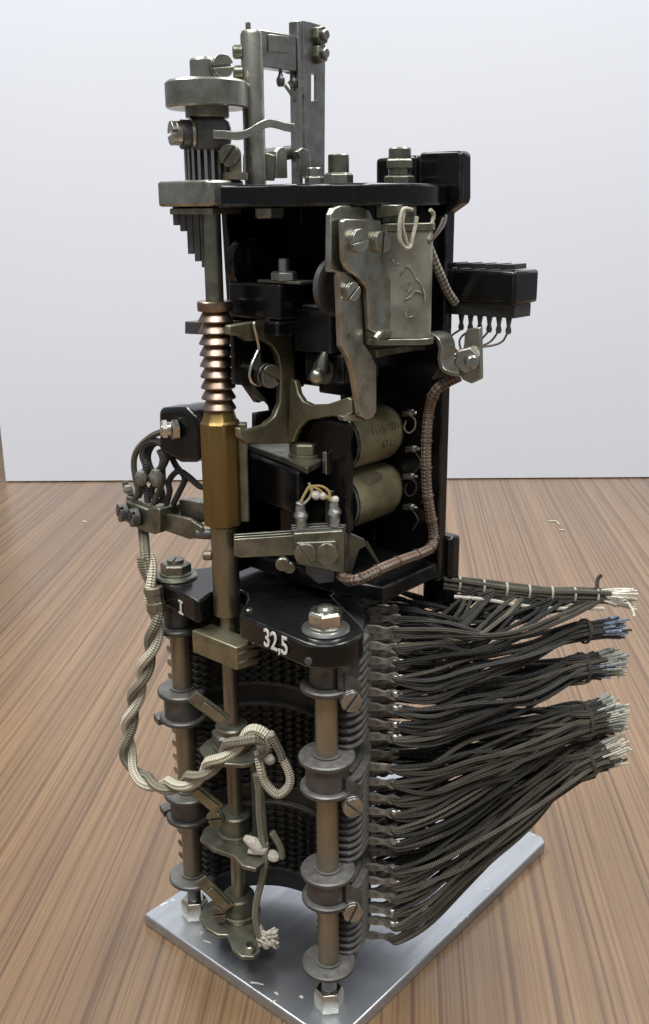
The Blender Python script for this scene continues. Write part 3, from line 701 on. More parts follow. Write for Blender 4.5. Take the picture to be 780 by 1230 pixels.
# bent bracket with nut on the right
hk = M()
hp_ = [Yp(u, v, 49) for u, v in ((508, 404), (520, 401), (532, 405), (537, 416), (536, 430), (540, 442), (550, 447), (560, 448))]
ho = part('bent_bracket', M().strip(smooth(hp_, 5), 8.5, 1.5, V(0, 1, 0)), 'nickel', sel, 0.2, label='bent nickel bracket with hexagon nut at the right')
pt = [(577, 393), (578, 455), (566, 461), (555, 456), (549, 442), (549, 430), (556, 420), (558, 402), (561, 395)]
part('lock_plate', M().prism([Yp(u, v, 47) for u, v in pt], V(0, 1.8, 0)), 'nickel', ho, 0.4)
part('hexagon_nut', M().hexa(Yp(562, 431, 47), V(.45, -.9, 0), 4.6, 3.4, .3), 'nickel', ho, 0.2)
part('stud', M().cyl(Yp(562, 431, 47), V(.7, -.7, 0), 2.2, 8.4, 18, .5), 'steel', ho)

# terminal strip on the right
ts = part('terminal_strip', M().prism([V(1, 63.6, 269.0), V(31.5, 61, 269.0), V(33.2, 61, 269.0), V(33.2, 77, 269.0), V(1, 77, 269.0)], V(0, 0, 11.2)), 'black', sel, 1.0, label='black terminal strip projecting at the right')
part('under_plate', M().box(1, 31.5, 64.2, 75.5, 264.2, 268.9), 'bakelite', ts, 0.3)
for k in range(5):
    part('contact_leaf', M().obox(V(4.5 + k * 5.9, 68, 281.4), V(1, 0, .06), V(0, 1, 0), V(-.06, 0, 1), 5.7, 8, 1.8), 'bakelite', ts, 0.2)
for k in range(6):
    x = 9.0 + k * 3.9
    part('terminal_tag', M().prism([V(x - 1.1, 65.4, 264.4), V(x + 1.1, 65.4, 264.4), V(x + .5, 65.4, 261.4), V(x + 1.0, 65.4, 259.8), V(x + .7, 65.4, 258.6), V(x - .7, 65.4, 258.6), V(x - 1.0, 65.4, 259.8), V(x - .5, 65.4, 261.4)], V(0, .9, 0)), 'gun', ts)
    a = V(x, 65.6, 259)
    part('tag_wire', M().tube([a, a + V(-3, -2, -4), V(18 - k, 55, 247 + k), V(8, 50, 243)], .42, 6), 'darkwire', ts)

# ------------------------------------------------------------------ brass arch bracket
AX = -34.0
arch = [(276, 391), (300, 387), (332, 384), (345, 386), (351, 398), (354, 425), (355, 462), (353, 480), (351, 533), (297, 533), (289, 526), (288, 514), (297, 517), (318, 511), (331, 500), (337, 484), (338, 450), (335, 428), (328, 416), (317, 409), (298, 410), (288, 404), (276, 402)]
ao = part('arch_bracket', M().prism([Xp(u, v, AX) for u, v in arch], V(-2.6, 0, 0)), 'dullbrass', sel, 0.5, label='arched dull brass bracket beside the ratchet')
p1, p2 = Xp(346, 490, AX), Yp(415, 490, 16)
bd = V(p2.x - p1.x, p2.y - p1.y, 0).normalized(); bn = V(bd.y, -bd.x, 0)
part('arch_leg', M().prism([PL(u, v, p1 + bn * .3, bn) for u, v in ((349, 455), (355, 458), (358, 473), (364, 482), (374, 486.5), (392, 486), (418, 477), (422, 480), (422, 497), (410, 501), (399, 500), (385, 502), (368, 505), (358, 515), (352, 531), (345, 533))], -bn * 2.4), 'dullbrass', ao, 0.5)
part('return_spring', M().tube([Xp(u, v, AX + 1.5) for u, v in ((333, 383), (320, 385), (306, 388), (308, 402), (311, 418), (308, 426), (302, 440), (300, 452), (305, 461), (312, 463))], .55, 8), 'bright', ao)
part('spring_blade', M().prism([Xp(u, v, AX + .8) for u, v in ((309, 420), (313, 424), (314, 436), (308, 446), (303, 440), (306, 428))], V(-.6, 0, 0)), 'steel', ao)
part('pivot_screw', M().screw(Xp(316, 450, AX - 4), V(1, -.2, 0), 4.2, 5.5, -.55), 'steel', ao, 0.15)
part('pivot_plate', M().lathe(Xp(318, 452, AX - 7), V(1, 0, 0), [(9, 0), (9, 2)], 30), 'gun', ao)
part('web_plate', M().prism([Xp(u, v, AX - 5) for u, v in ((280, 398), (345, 398), (352, 440), (354, 490), (345, 518), (306, 518), (306, 496), (326, 493), (325, 488), (304, 464), (282, 462))], V(-1.6, 0, 0)), 'black', ao, 0.4)
part('pawl_bar', M().prism([Yp(u, v, 10) for u, v in ((222, 386), (264, 388), (264, 403), (222, 401))], V(0, 12, 0)), 'gun', sel, 0.4)
part('pawl_arm', M().prism([Xp(u, v, AX - 3) for u, v in ((286, 392), (298, 390), (298, 404), (286, 404))], V(-3, 0, 0)), 'olive', sel, 0.4)
# black blocks of the frame with a stud and nut
def blk(pts, x, t, parent=sel, bev=.6, name='frame_block'): return part(name, M().prism([Xp(u, v, x) for u, v in pts], V(-t, 0, 0)), 'black', parent, bev)
q = Yp(336, 345, 9)
part('frame_block', M().box(q.x - 25, q.x, 9, 22, 264.5, 276.6), 'black', fr, 0.7)
part('block_lug', M().box(q.x - 8, q.x - .6, 8.2, 20, 259, 264.2), 'black', fr, 0.7)
part('shim', M().box(q.x - 12, q.x + 8, 10.5, 20, 276.8, 277.7), 'olive', fr, 0.2)
c = V(q.x - 1.5, 13, 277.8)
nb = part('stud_nut', M().hexa(c, UP, 4.6, 3.0, .4), 'steel', sel, 0.2)
part('stud', M().cyl(c + UP * 2.8, UP, 2.0, 4.4, 16, .3), 'steel', nb)
q = Yp(398, 380, 17)
part('frame_block', M().box(q.x - 17, q.x, 17, 30, 253.5, 268.4), 'black', fr, 0.7)
part('frame_block', M().box(q.x - 15, q.x + 3, 20, 40, 243, 253.2), 'black', fr, 0.7)
part('block_shim', M().box(q.x - 14, q.x + 1.0, 18, 26, 268.6, 269.6), 'steel', fr, 0.2)
c = V(q.x - 4, 19.5, 270); part('dome_screw', M().ball(c, 2.2, 14, (1, 1, .7)), 'steel', sel)
part('ball_stud', M().ball(Xp(381, 452, -14), 2.8, 14).lathe(Xp(384, 450, -16), V(.2, .2, 1), [(2.2, 0), (2.2, 5), (1.2, 8)], 14), 'nickel', sel)
part('release_shaft', M().rod(Xp(388, 446, -17), Xp(414, 440, -17), 4.6, 24), 'gun', sel)
part('round_boss', M().lathe(Xp(292, 318, -52), V(1, 0, 0), [(9, 0), (9, 4), (6.5, 5)], 36), 'black', fr)
part('window_rib', M().box(-46, -22, 50, 57.8, 232, 243), 'black', fr, 0.8)

# ------------------------------------------------------------------ the two lower coils
CLX = -18.8
for i, (z, yy) in enumerate(((219.8, 0), (197.2, 0))):
    c0 = V(CLX, 29.0, z)
    co = part('relay_coil', M().lathe(c0, V(0, 1, 0), [(10.5, 0), (10.9, .4), (10.9, 24.5), (9.9, 27.0), (8.0, 27.6)], 48), 'paper', sel, label=('upper' if i == 0 else 'lower') + ' olive paper covered relay coil')
    part('coil_cheek', M().lathe(V(CLX, 27.4, z), V(0, 1, 0), [(11.0, 0), (11.3, .3), (11.3, 1.6)], 48), 'black', co)
    part('coil_cheek', M().lathe(V(CLX, 56.4, z), V(0, 1, 0), [(9.2, 0), (9.2, 1.5)], 36), 'bakelite', co)
    for s_, (u, v) in enumerate((((493, 497), (497, 540)) if i == 0 else ((494, 573), (494, 610)))):
        q = Yp(u, v, 56)
        tg = part('coil_tag', M().strip([q + V(-5, 2, -1), q + V(-1, 0, 0), q + V(1.4, -.6, .6)], [2.2, 2.0, 2.8], .7, UP), 'lug', co)
        part('solder_joint', M().ball(q + V(.6, -.6, .6), 1.6, 10, (1.3, .8, .9)).ball(q + V(2.4, -.9, .9), 1.1, 8, (1.2, .9, .8)), 'solder', co)
        lp_ = [Yp(u + a, v + b, 55) for a, b in ((2, 3), (6, 8), (5, 18), (-2, 23), (-7, 17), (-5, 8))]
        if (i, s_) in ((0, 1), (1, 1)): lp_ = [lp_[0], lp_[1] + V(1, 0, -2), lp_[2] + V(-1, 0, -3)]
        part('lead_loop', M().tube(lp_, .3, 6), 'thread' if (s_ == 0 and i == 0) else 'darkwire', co)
# ink marking of the upper coil
def coil_text(body, size, yc, ang, z, parent):
    me = text_mesh(body, size, .4, .03); me.materials.clear(); me.materials.append(MT['ink'])
    R = 10.92
    for vv in me.vertices:
        a = math.radians(ang) + vv.co.y / S / R; rr = R + .07 + (0.03 if vv.co.z > 0 else -.03)
        vv.co = V(CLX + rr * math.cos(a), yc + vv.co.x / S, z + rr * math.sin(a)) * S
    return link('lettering', me, parent)
for o in sel.children:
    if o.name == 'relay_coil':
        coil_text('1115/1031', 4.0, 44.5, 20, 219.8, o); coil_text('62 L', 4.0, 45, -10, 219.8, o)
lo_ = [o for o in sel.children if o.name == 'relay_coil.001'][0]
patch = M(); nP = 10
vs = []
for a, y0, y1 in ((62, 34, 44), (52, 34.5, 46), (44, 34, 46), (38, 35.5, 45), (34, 36.5, 40)):
    for k in range(nP + 1):
        y = y0 + (y1 - y0) * k / nP; vs.append(V(CLX + 10.97 * math.cos(math.radians(a)), y, 197.2 + 10.97 * math.sin(math.radians(a))))
patch.add(vs, [[j * (nP + 1) + k, j * (nP + 1) + k + 1, (j + 1) * (nP + 1) + k + 1, (j + 1) * (nP + 1) + k] for j in range(4) for k in range(nP)])
MT['worn'] = mat('worn_paper', (0.085, 0.07, 0.04), (0.12, 0.1, 0.06), 0, .6, .1, 200, .2)
part('worn_patch', patch, 'worn', lo_)
# yoke in front of the coils
yk = part('coil_yoke', M().box(-38, CLX + 9.3, 23.6, 27.2, 188, 228.5), 'black', sel, 0.6)
part('yoke_tab', M().prism([Xp(u, v, -18) for u, v in ((392, 543), (411, 550), (411, 575), (392, 570))], V(-2, 0, 0)), 'nickel', yk, 0.3)
part('yoke_rib', M().prism([Xp(u, v, -16) for u, v in ((398, 590), (414, 586), (414, 640), (398, 640))], V(-3, 0, 0)), 'olive', yk, 0.3)

# ------------------------------------------------------------------ bolted shelf behind the sleeve, spring sets
ZS = 214.0
shelf = part('shelf_plate', M().prism([Z(u, v, ZS) for u, v in ((290, 531), (340, 549), (369, 562), (386, 553), (388, 546), (372, 540), (330, 516), (298, 520))], V(0, 0, -2.4)), 'olive', sel, 0.4, label='olive shelf plate with a hexagon bolt')
c = Z(368, 547, ZS); part('shelf_washer', M().lathe(c, UP, [(6.6, 0), (6.6, 1.0), (5.4, 1.2)], 30), 'dullbrass', shelf)
part('hexagon_bolt', M().hexa(c + UP * 1.1, UP, 6.0, 4.2, .1), 'dullbrass', shelf, 0.3)
part('shelf_tab', M().prism([PL(u, v, c + V(2, 4, 0), (.6, -.8, 0)) for u, v in ((385, 543), (408, 548), (408, 562), (385, 560))], V(-.9, 1.2, 0)), 'nickel', shelf, 0.2)
part('shelf_block', M().prism([Z(u, v, ZS - 2.6) for u, v in ((300, 545), (358, 567), (374, 562), (380, 552), (330, 535), (300, 535))], V(0, 0, -17)), 'black', shelf, 0.8)
part('column_block', M().box(-44, -26, 24, 40, 162, 211), 'black', fr, 0.8)
# right spring set: arms from the sleeve to a clamped stack
PP = V(SX, SY, 0) + CF * 12.5
def Pf(u, v, off=0.0): return PL(u, v, PP + CF * off, CF)
rs = part('spring_stack', M().prism([Pf(u, v) for u, v in ((352, 641), (411, 637), (414, 640), (414, 690), (356, 678))], -CF * 11), 'olive', sel, 0.5, label='olive clamped spring stack with two slotted screws')
part('stack_front', M().prism([Pf(u, v, 1.6) for u, v in ((356, 652), (404, 650), (405, 677), (357, 676))], -CF * 1.5), 'olive', rs, 0.4)
for k in range(3):
    part('stack_leaf', M().prism([Pf(u, v, -2.2 - 2.6 * k) for u, v in ((350, 637 - 3 * k), (414 + 3 * k, 633 - 3 * k), (415 + 3 * k, 692 - 6 * k), (410 + 3 * k, 692 - 6 * k), (410, 645), (350, 645))], -CF * 1.3), 'olive' if k % 2 else 'gun', rs, 0.2)
for u, sl in ((367, 2.2), (393, 1.57)):
    part('slotted_screw', M().screw(Pf(u, 664, 1.6), CF, 3.9, 2.0, sl), 'olive', rs, 0.15)
for off, dv in ((-.8, 0), (-3.6, -3), (-6.6, -6)):
    part('spring_arm', M().prism([Pf(u, v + dv, off) for u, v in ((281, 648), (356, 643), (356, 667), (290, 670), (281, 668))], -CF * 1.2), 'olive', rs, 0.25)
part('stack_foot', M().prism([Pf(u, v, -3) for u, v in ((366, 676), (404, 678), (402, 700), (382, 702), (368, 690))], -CF * 4), 'gun', rs, 0.5)
part('under_screw', M().cyl(Pf(340, 676, -1), CF, 2.6, 2.5, 16, .3).cyl(Pf(348, 680, -2), CF, 2.2, 2.5, 16, .3), 'olive', rs)
for u, v in ((362, 615), (402, 611)):
    part('solder_lug', M().tube([Pf(u, v + 22, -4), Pf(u, v + 10, -4), Pf(u - 1, v - 6, -4), Pf(u, v - 14, -4)], 2.5, 12, rf=lambda t: .5 + .45 * math.sin(math.pi * min(1, t + .1)) + .13 * math.sin(17 * t) + .08 * math.sin(31 * t)), 'solder', rs)
for pts, mt_, r in ((((362, 602), (367, 592), (373, 584), (383, 588), (392, 596), (401, 599)), 'yellow', .55), (((374, 584), (386, 584), (395, 590), (396, 598)), 'yellow', .5), (((372, 586), (379, 594), (390, 596), (404, 606)), 'yellow', .55), (((371, 580), (375, 588), (372, 598), (364, 606)), 'thread', .5)):
    part('spring_wire', M().tube([Pf(u, v, -3.5) for u, v in pts], r, 6), mt_, rs)
part('wax_drop', M().ball(Pf(380, 595, -3), 1.7, 10).ball(Pf(388, 596, -3), 1.4, 10).ball(Pf(403, 600, -3), 1.4, 10), 'fray', rs)
part('bent_lug', M().prism([Pf(u, v, -10) for u, v in ((420, 640), (438, 648), (440, 656), (432, 660), (422, 690), (416, 690))], -CF * 1.0), 'olive', rs, 0.2)
for pts in (((438, 652), (446, 664), (456, 680), (458, 700), (446, 712), (430, 712), (414, 706)), ((440, 650), (452, 672), (460, 686), (455, 704), (440, 706), (420, 698)), ((430, 690), (440, 702), (452, 706), (462, 694))):
    part('loose_wire', M().tube([Pf(u, v, -12) for u, v in pts], .55, 6), 'darkwire', rs)
# left spring set
YL = -5.0
ls = part('spring_stack', M().prism([Yp(u, v, YL) for u, v in ((151, 601), (186, 616), (186, 640), (176, 640), (151, 627))], V(0, 9, 0)), 'olive', sel, 0.5, label='olive spring stack at the left with two screws')
part('stack_end', M().prism([Yp(u, v, YL - 1) for u, v in ((177, 612), (187, 610), (192, 612), (192, 640), (186, 642), (178, 640))], V(0, 10.5, 0)), 'olive', ls, 0.4)
for k in range(3):
    part('spring_arm', M().prism([Yp(u, v - 1.5 * k, YL + 2 + 2.6 * k) for u, v in ((188, 615), (228, 624), (243, 634), (243, 646), (228, 648), (188, 634))], V(0, 1.1, 0)), 'olive', ls, 0.2)
part('arm_tip', M().rod(Yp(238, 641, YL + 3), Yp(256, 642, YL + 5), 2.0, 14), 'gun', ls)
for u, v in ((152, 615), (166, 621)):
    part('slotted_screw', M().screw(Yp(u, v, YL), V(-.35, -.94, 0), 3.7, 3.2, .8), 'gun', ls, 0.15)
for k in range(4):
    part('stack_leaf', M().prism([Yp(u, v, YL + 1 + k * 2.1) for u, v in ((152, 600), (188, 613), (188, 610), (152, 596))], V(0, 1.1, 0)), 'olive', ls, 0.15)
part('sleeve_stud', M().cyl(PL(255, 667, V(SX, SY, 0), CF), -CR, 1.9, 3.4, 14, .4), 'tube', sh)
# wires on the left
lwires = [
 (((162, 600), (166, 590), (163, 575), (161, 558), (163, 545), (170, 534), (182, 524), (196, 518)), 'wireb', 1.2),
 (((166, 596), (172, 580), (176, 562), (172, 548), (174, 536), (184, 530), (196, 534), (200, 548), (194, 562), (184, 570)), 'wire', 1.5),
 (((178, 604), (176, 590), (170, 578), (182, 572), (192, 566), (196, 552), (192, 540)), 'wire', 1.4),
 (((184, 606), (190, 592), (196, 578), (196, 562), (200, 546), (206, 536)), 'wirel', 1.1),
 (((190, 604), (182, 590), (188, 576), (180, 560), (178, 546), (184, 534), (194, 530)), 'wire', 1.3),
 (((200, 606), (204, 590), (203, 578), (214, 566), (226, 572), (240, 584), (252, 586)), 'wire', 1.2),
 (((208, 606), (216, 590), (222, 574), (212, 560), (206, 548)), 'wire', 1.2),
 (((155, 602), (157, 592), (152, 586), (150, 578)), 'wirel', 1.3),
 (((196, 604), (194, 588), (186, 580), (178, 574), (170, 566)), 'wireb', 1.2)]
for k, (pts, mt_, r) in enumerate(lwires):
    part('hookup_wire', M().tube([Yp(u, v, YL + 1.5 + (k * 37 % 9) * .6) for u, v in pts], r, 8), mt_, ls)
part('solder_blob', M().ball(Yp(170, 574, YL), 2.8, 10, (1, .8, 1.2)).ball(Yp(188, 574, YL), 3.0, 10, (1, .8, 1.3)).ball(Yp(154, 588, YL), 2.0, 8), 'lug', ls)
# black armature head at the left of the sleeve
YB = -6.0
bh = part('black_yoke', M().prism([Yp(u, v, YB) for u, v in ((190, 494), (193, 490), (222, 489), (233, 497), (238, 510), (239, 550), (232, 556), (216, 556), (194, 544), (191, 538))], V(0, 11, 0)), 'black', sel, 1.6, label='black enamelled yoke left of the brass sleeve')
part('yoke_arm', M().prism([Yp(u, v, YB + 3) for u, v in ((210, 488), (228, 488), (236, 496), (238, 506), (224, 500))], V(0, 12, 0)), 'black', bh, 1.2)
part('yoke_bolt', M().hexa(Yp(214, 516, YB), V(-.45, -.89, 0), 3.9, 2.6, .4).cyl(Yp(206, 515, YB - 2), V(-.6, -.8, 0), 2.7, 4.0, 20, .4).hexa(Yp(201, 515, YB - 3), V(-.6, -.8, 0), 3.7, 2.0, .2), 'bright', bh)
part('yoke_shoe', M().prism([Yp(u, v, 2) for u, v in ((214, 600), (246, 604), (246, 626), (236, 630), (216, 622))], V(0, 6, 0)), 'olive', bh, 0.8)

# ------------------------------------------------------------------ laced cable on the frame
cp = [Yp(552, 452, 52), Yp(536, 460, 50), Yp(523, 470, 48), Xp(516, 492, 6), Xp(513, 520, 6), Xp(512, 550, 6), Xp(513, 585, 6), Xp(517, 615, 6), Xp(521, 640, 6), Xp(519, 656, 7), Xp(507, 664, 7.5), Xp(485, 672, 7.5), Xp(460, 682, 7.5), Xp(440, 692, 6), Xp(424, 697, 2), Xp(412, 694, -8), Xp(404, 680, -18), Xp(400, 668, -24)]
lc = part('laced_cable', M().tube(cp, 1.9, 12), 'red', sel, label='red brown braided cable laced down the frame')
part('cable_core', M().tube([p + V(1.2, -1.0, .3) for p in cp[2:]], .7, 8), 'wirel', lc)
tie = M()
sp_ = smooth(cp, 6)
for i in range(8, len(sp_) - 2, 6):
    d = (sp_[i + 1] - sp_[i - 1]).normalized(); tie.lathe(sp_[i] - d * .4, d, [(2.1, 0), (2.35, .4), (2.1, .8)], 14)
part('lacing', tie, 'darkwire', lc)
sl = [Xp(u, v, 9) for u, v in ((513, 290), (518, 303), (524, 318), (531, 334), (538, 350), (547, 363))]
part('checked_sleeve', M().tube(sl, 1.55, 12), 'check', sel, label='black and white checked wire sleeve')
for pts, mt_, r in ((((495, 252), (485, 251), (481, 262), (480, 278), (481, 290), (487, 298), (493, 296), (496, 284), (499, 272), (501, 260)), 'thread', .65), (((486, 253), (484, 270), (488, 288), (491, 297)), 'thread', .5), (((517, 252), (521, 258), (518, 272), (514, 288)), 'thread', .65), (((533, 262), (528, 274), (520, 286), (514, 292)), 'darkwire', .6), (((536, 258), (534, 268), (526, 280), (517, 290)), 'steel', .5)):
    part('lead_wire', M().tube([Xp(u, v, 13) for u, v in pts], r, 8), mt_, coil)

# ------------------------------------------------------------------ wipers on the shaft
sa = V(SX, SY, 0)
def wiper(z, hexed, strip_px, name_label, lobes):
    cl = part('wiper_collar', (M().lathe(sa + UP * z, UP, [(7.4, -1.2), (7.6, -.8), (7.6, .8), (6.6, 1.0), (6.6, 8.6), (6.1, 9.2), (3, 9.2)], 36)), 'olive', sel, label=name_label)
    if hexed: part('hexagon', M().hexa(sa + UP * (z + 1), UP, 8.4, 5.5, .1), 'gun', cl, .3)
    pl_ = part('wiper_plate', M().prism([sa + V(x, y, z - 3) for x, y in lobes], V(0, 0, 1.8)), 'olive', cl, 0.4)
    (u0, v0), (u1, v1) = strip_px
    a, b = PL(u0, v0, sa + CF * 9, CF), PL(u1, v1, sa + CF * 9, CF)
    d = (b - a).normalized(); n_ = d.cross(CF)
    part('wiper_spring', M().obox((a + b) / 2, d, n_, CF, (b - a).length, 5.4, 1.3), 'olive', cl, .2)
    part('spring_rivet', M().obox((a + b) / 2 + CF * 1.1 + d * 2, d, n_, CF, (b - a).length * .62, 3.2, .9), 'dullbrass', cl, .2)
    return cl
lob = [(-12, -3), (-10, -9), (-3, -12), (6, -11), (12, -7), (15, -2), (12, 3), (4, 9), (-6, 9), (-12, 4)]
w1 = wiper(97.5, True, ((231, 836), (272, 866)), 'top wiper collar on the shaft', lob)
w2 = wiper(57.5, False, ((222, 938), (264, 972)), 'middle wiper collar on the shaft', [(-13, -6), (-9, -12), (0, -13), (10, -11), (17, -13), (22, -11), (22, -6), (14, 0), (6, 8), (-6, 8), (-13, 2)])
w3 = wiper(18.0, False, ((241, 1056), (276, 1090)), 'lowest wiper collar on the shaft', [(-15, 4), (-16, -5), (-12, -12), (-4, -15), (2, -14.5), (5, -12), (8, -13.5), (12, -16), (18, -17), (22, -14), (22, -10), (14, -5), (9, 2), (4, 9), (-8, 9)])
for cl, u, v in ((w2, 262, 980), (w3, 266, 1094)):
    part('slotted_screw', M().screw(PL(u, v, sa + CF * 6, CF), (CF - CR * .5), 3.6, 2.8, .4), 'olive', cl, .15)
part('wiper_screw', M().cyl(sa + V(18.5, -12.5, 16.6), UP, 2.0, 3.2, 16, .3), 'bright', w3)
part('shaft_bracket', M().prism([PL(u, v, sa + CF * 4 + CR * 8, CF) for u, v in ((300, 905), (316, 905), (318, 1010), (304, 1012))], -CF * 4), 'gun', sel, .5)

# ------------------------------------------------------------------ cords
def twisted(path, r, pitch, mts, parent, names=('cord_strand', 'cord_strand')):
    p = smooth(path, 14); fr_ = []; x = None; L = 0
    for i, q in enumerate(p):
        t = (p[min(i + 1, len(p) - 1)] - p[max(i - 1, 0)]).normalized()
        x = basis(t)[0] if x is None else (x - t * x.dot(t)).normalized()
        if i: L += (q - p[i - 1]).length
        fr_.append((q, x.copy(), t.cross(x), L))
    for k, mt_ in enumerate(mts):
        pp = [q + (a * math.cos(2 * math.pi * (l / pitch + k / len(mts))) + b * math.sin(2 * math.pi * (l / pitch + k / len(mts)))) * r * .92 for q, a, b, l in fr_]
        part('cord_strand', M().tube(pp, r, 10, sub=0), mt_, parent, fix=False)
cpath = [(172, 642, -6), (175, 668, -8), (180, 692, -9), (185, 720, -10), (188, 748, -11), (181, 780, -12), (172, 810, -13), (161, 845, -14), (154, 880, -15), (155, 912, -16), (170, 934, -17), (192, 943, -18), (218, 941, -19), (244, 928, -19), (268, 906, -18), (288, 890, -17), (304, 882, -15), (318, 886, -12)]
cpt = [Yp(u, v, y) for u, v, y in cpath]
cord = part('cord_clip', M().lathe(cpt[3] + V(0, 0, 5.5), V(.15, 0, -1), [(3.6, 0), (4.0, .5), (4.0, 3), (3.7, 3.4), (3.7, 6.2), (4.0, 6.6), (4.0, 10), (3.4, 10.6)], 8), 'tube', sel, 0.3, label='brown metal clip round the twisted cord')
part('cord_strand', M().tube([Yp(172, 632, 0), Yp(173, 645, -3), cpt[1], cpt[2]], 2.1, 10), 'greycord', cord, fix=False)
twisted(cpt[1:], 1.95, 30, ('cream', 'greycord'), cord)
# loop and knots hanging at the right of the shaft
KP = sa + CF * 15
def K(u, v, off=0): return PL(u, v, KP + CF * off, CF)
kn = part('cord_knot', M().tube([K(318, 886), K(322, 895), K(316, 903), K(310, 908)], 2.2, 10).ball(K(316, 898), 2.6, 10, (1, 1, 1.4)), 'greycord', sel, fix=False, label='knotted end of the twisted cord')
part('cord_loop', M().tube([K(311, 910, -2), K(314, 925), K(317, 936), K(325, 948), K(335, 954), K(345, 947), K(349, 936), K(346, 924), K(340, 912)], 1.75, 10), 'cream', kn, fix=False)
part('cord_loop', M().tube([K(340, 914), K(337, 904), K(331, 892), K(327, 884)], 1.7, 10), 'greycord', kn, fix=False)
part('tie_thread', M().tube([K(324, 880), K(321, 890), K(318, 900), K(322, 908), K(328, 912)], .9, 8).tube([K(307, 905), K(315, 908), K(322, 906)], .7, 8).ball(K(323, 911), 2.4, 10, (1.3, .8, 1)).ball(K(326, 882), 1.6, 8).ball(K(329, 887), 1.4, 8), 'fray', kn)
part('vertical_cord', M().tube([K(308, 930), K(311, 950), K(312, 980), K(315, 1005), K(318, 1022), K(318, 1040), K(314, 1060), K(309, 1080), K(307, 1100), K(310, 1118), K(314, 1130)], 1.5, 10), 'greencord', kn, fix=False)
part('vertical_cord', M().tube([K(311, 928, -1.5), K(314, 960, -1.5), K(317, 1000, -1.5), K(320, 1018, -1.5)], 1.4, 10), 'greencord', kn, fix=False)
part('knot_thread', M().tube([K(294, 1006), K(304, 1012), K(314, 1020), K(320, 1016)], 2.0, 10, rf=lambda t: .6 + .7 * math.sin(3.1 * t)).tube([K(298, 1022), K(308, 1024), K(318, 1022)], 1.0, 8).tube([K(319, 1012), K(317, 1024), K(320, 1030)], 1.1, 8).ball(K(328, 1028), 2.6, 10, (1.2, .9, .9)), 'fray', kn)
part('short_cord', M().tube([K(327, 1000), K(332, 1008), K(338, 1020), K(339, 1030)], 1.4, 10), 'greencord', kn, fix=False)
fm = M()
for k in range(80):
    a = K(311 + random.uniform(-3, 5), 1126 + random.uniform(-4, 4)); b = K(325 + random.uniform(-9, 10), 1128 + random.uniform(-14, 12), random.uniform(-3, 2))
    fm.tube([a, a.lerp(b, .5) + V(random.uniform(-1, 1), random.uniform(-1, 1), random.uniform(0, 1.5)), b], random.uniform(.3, .6), 5, sub=4)
fm.tube([K(312, 1112), K(314, 1124), K(311, 1136)], 1.0, 7)
fo = part('frayed_end', fm, 'fray', kn, fix=False); fo['kind'] = 'stuff'
part('lug_mass', M().ball(K(321, 1128, -2), 3.2, 12, (1.3, 1, .8)), 'fray', kn)

# ------------------------------------------------------------------ wires of the contact banks
E0, E1 = V(8, 66, 160.5), V(57, 106, 155)
def cable_pt(t): return E0.lerp(E1, t) + V(0, 0, -1.2 * math.sin(math.pi * t))
ENDS = [dict(e=E1), dict(e=V(55, 106, 141)), dict(e=V(55, 106, 125.5)), dict(e=V(57, 106, 103)), dict(e=V(59, 106, 88))]
for en, zf in zip(ENDS, (160, 143, 124, 96, 62)):
    en['d'] = (en['e'] - V(10, 32, zf)).normalized(); en['g'] = en['e'] - en['d'] * 14
LBL = ['laced wire bundle along the top', 'wire bundle with blue frayed ends', 'short bundle with grey ends', 'wire bundle with greenish ends', 'lowest wire bundle with white frayed ends']
jobs = []
for b, li, ci, ph, z in tips:
    for rep in range(4 if ci == 0 else 2 if ci < 4 else 1):
        if b == 0: t = 0 if li >= 5 or (li >= 3 and ci > 4) else (1 if li >= 3 else 2)
        else: t = 3 if b == 1 else 4
        jobs.append((t, b, li, ci, ph, z, rep))
total = [sum(1 for q in jobs if q[0] == t) for t in range(5)]
PK = 0.74                      # packing of the wires in a bundle
bund = []
for i, en in enumerate(ENDS):
    m = M()
    if i == 0:
        for k in range(9):
            oy, oz = (k % 3 - 1) * 1.7, (k // 3 - 1) * 1.6
            m.tube([cable_pt(t) + V(-oy * .6, oy * .7, oz) + V(0, 0, random.uniform(-.4, .4)) for t in (-.05, .2, .4, .6, .8, .98)], 1.1, 7)
        o = part('wire_bundle', m, 'wireb', sel, fix=False, label=LBL[i])
        lm_ = M()
        for t in (.05, .2, .34, .48, .62, .76, .9):
            d = (E1 - E0).normalized(); lm_.lathe(cable_pt(t) - d * .4, d, [(3.1, 0), (3.3, .4), (3.1, .8)], 14)
        part('lacing', lm_, 'thread', o)
        part('lacing_cord', M().tube([cable_pt(t) + V(3.0, -2.2, -4.2 + .5 * math.sin(9 * t)) for t in (0, .2, .4, .6, .8, .92)], .8, 7), 'fray', o)
    else:
        g, e, d = en['g'], en['e'], en['d']; x_, y_, _ = basis(d); rt = PK * math.sqrt(total[i]) + 1.2
        for kk in range(2):
            m.tube([g.lerp(e, .3 + .05 * kk + .03 * math.sin(a_)) + (x_ * math.cos(a_) + y_ * math.sin(a_)) * rt * (1 + .03 * math.sin(3 * a_ + kk)) for a_ in [2 * math.pi * q_ / 18 for q_ in range(19)]], .38, 6, sub=0)
        o = part('wire_bundle', m, 'thread', sel, label=LBL[i], fix=False)
        o.data.materials[0] = MT['wireb']
    bund.append(o)
wob = {(b_, l_): (random.uniform(-5.0, 1.0), random.uniform(-4.6, .2)) for b_ in range(3) for l_ in range(9)}
count = [0] * 5
J = lambda a: V(random.uniform(-a, a), random.uniform(-a, a), random.uniform(-a, a))
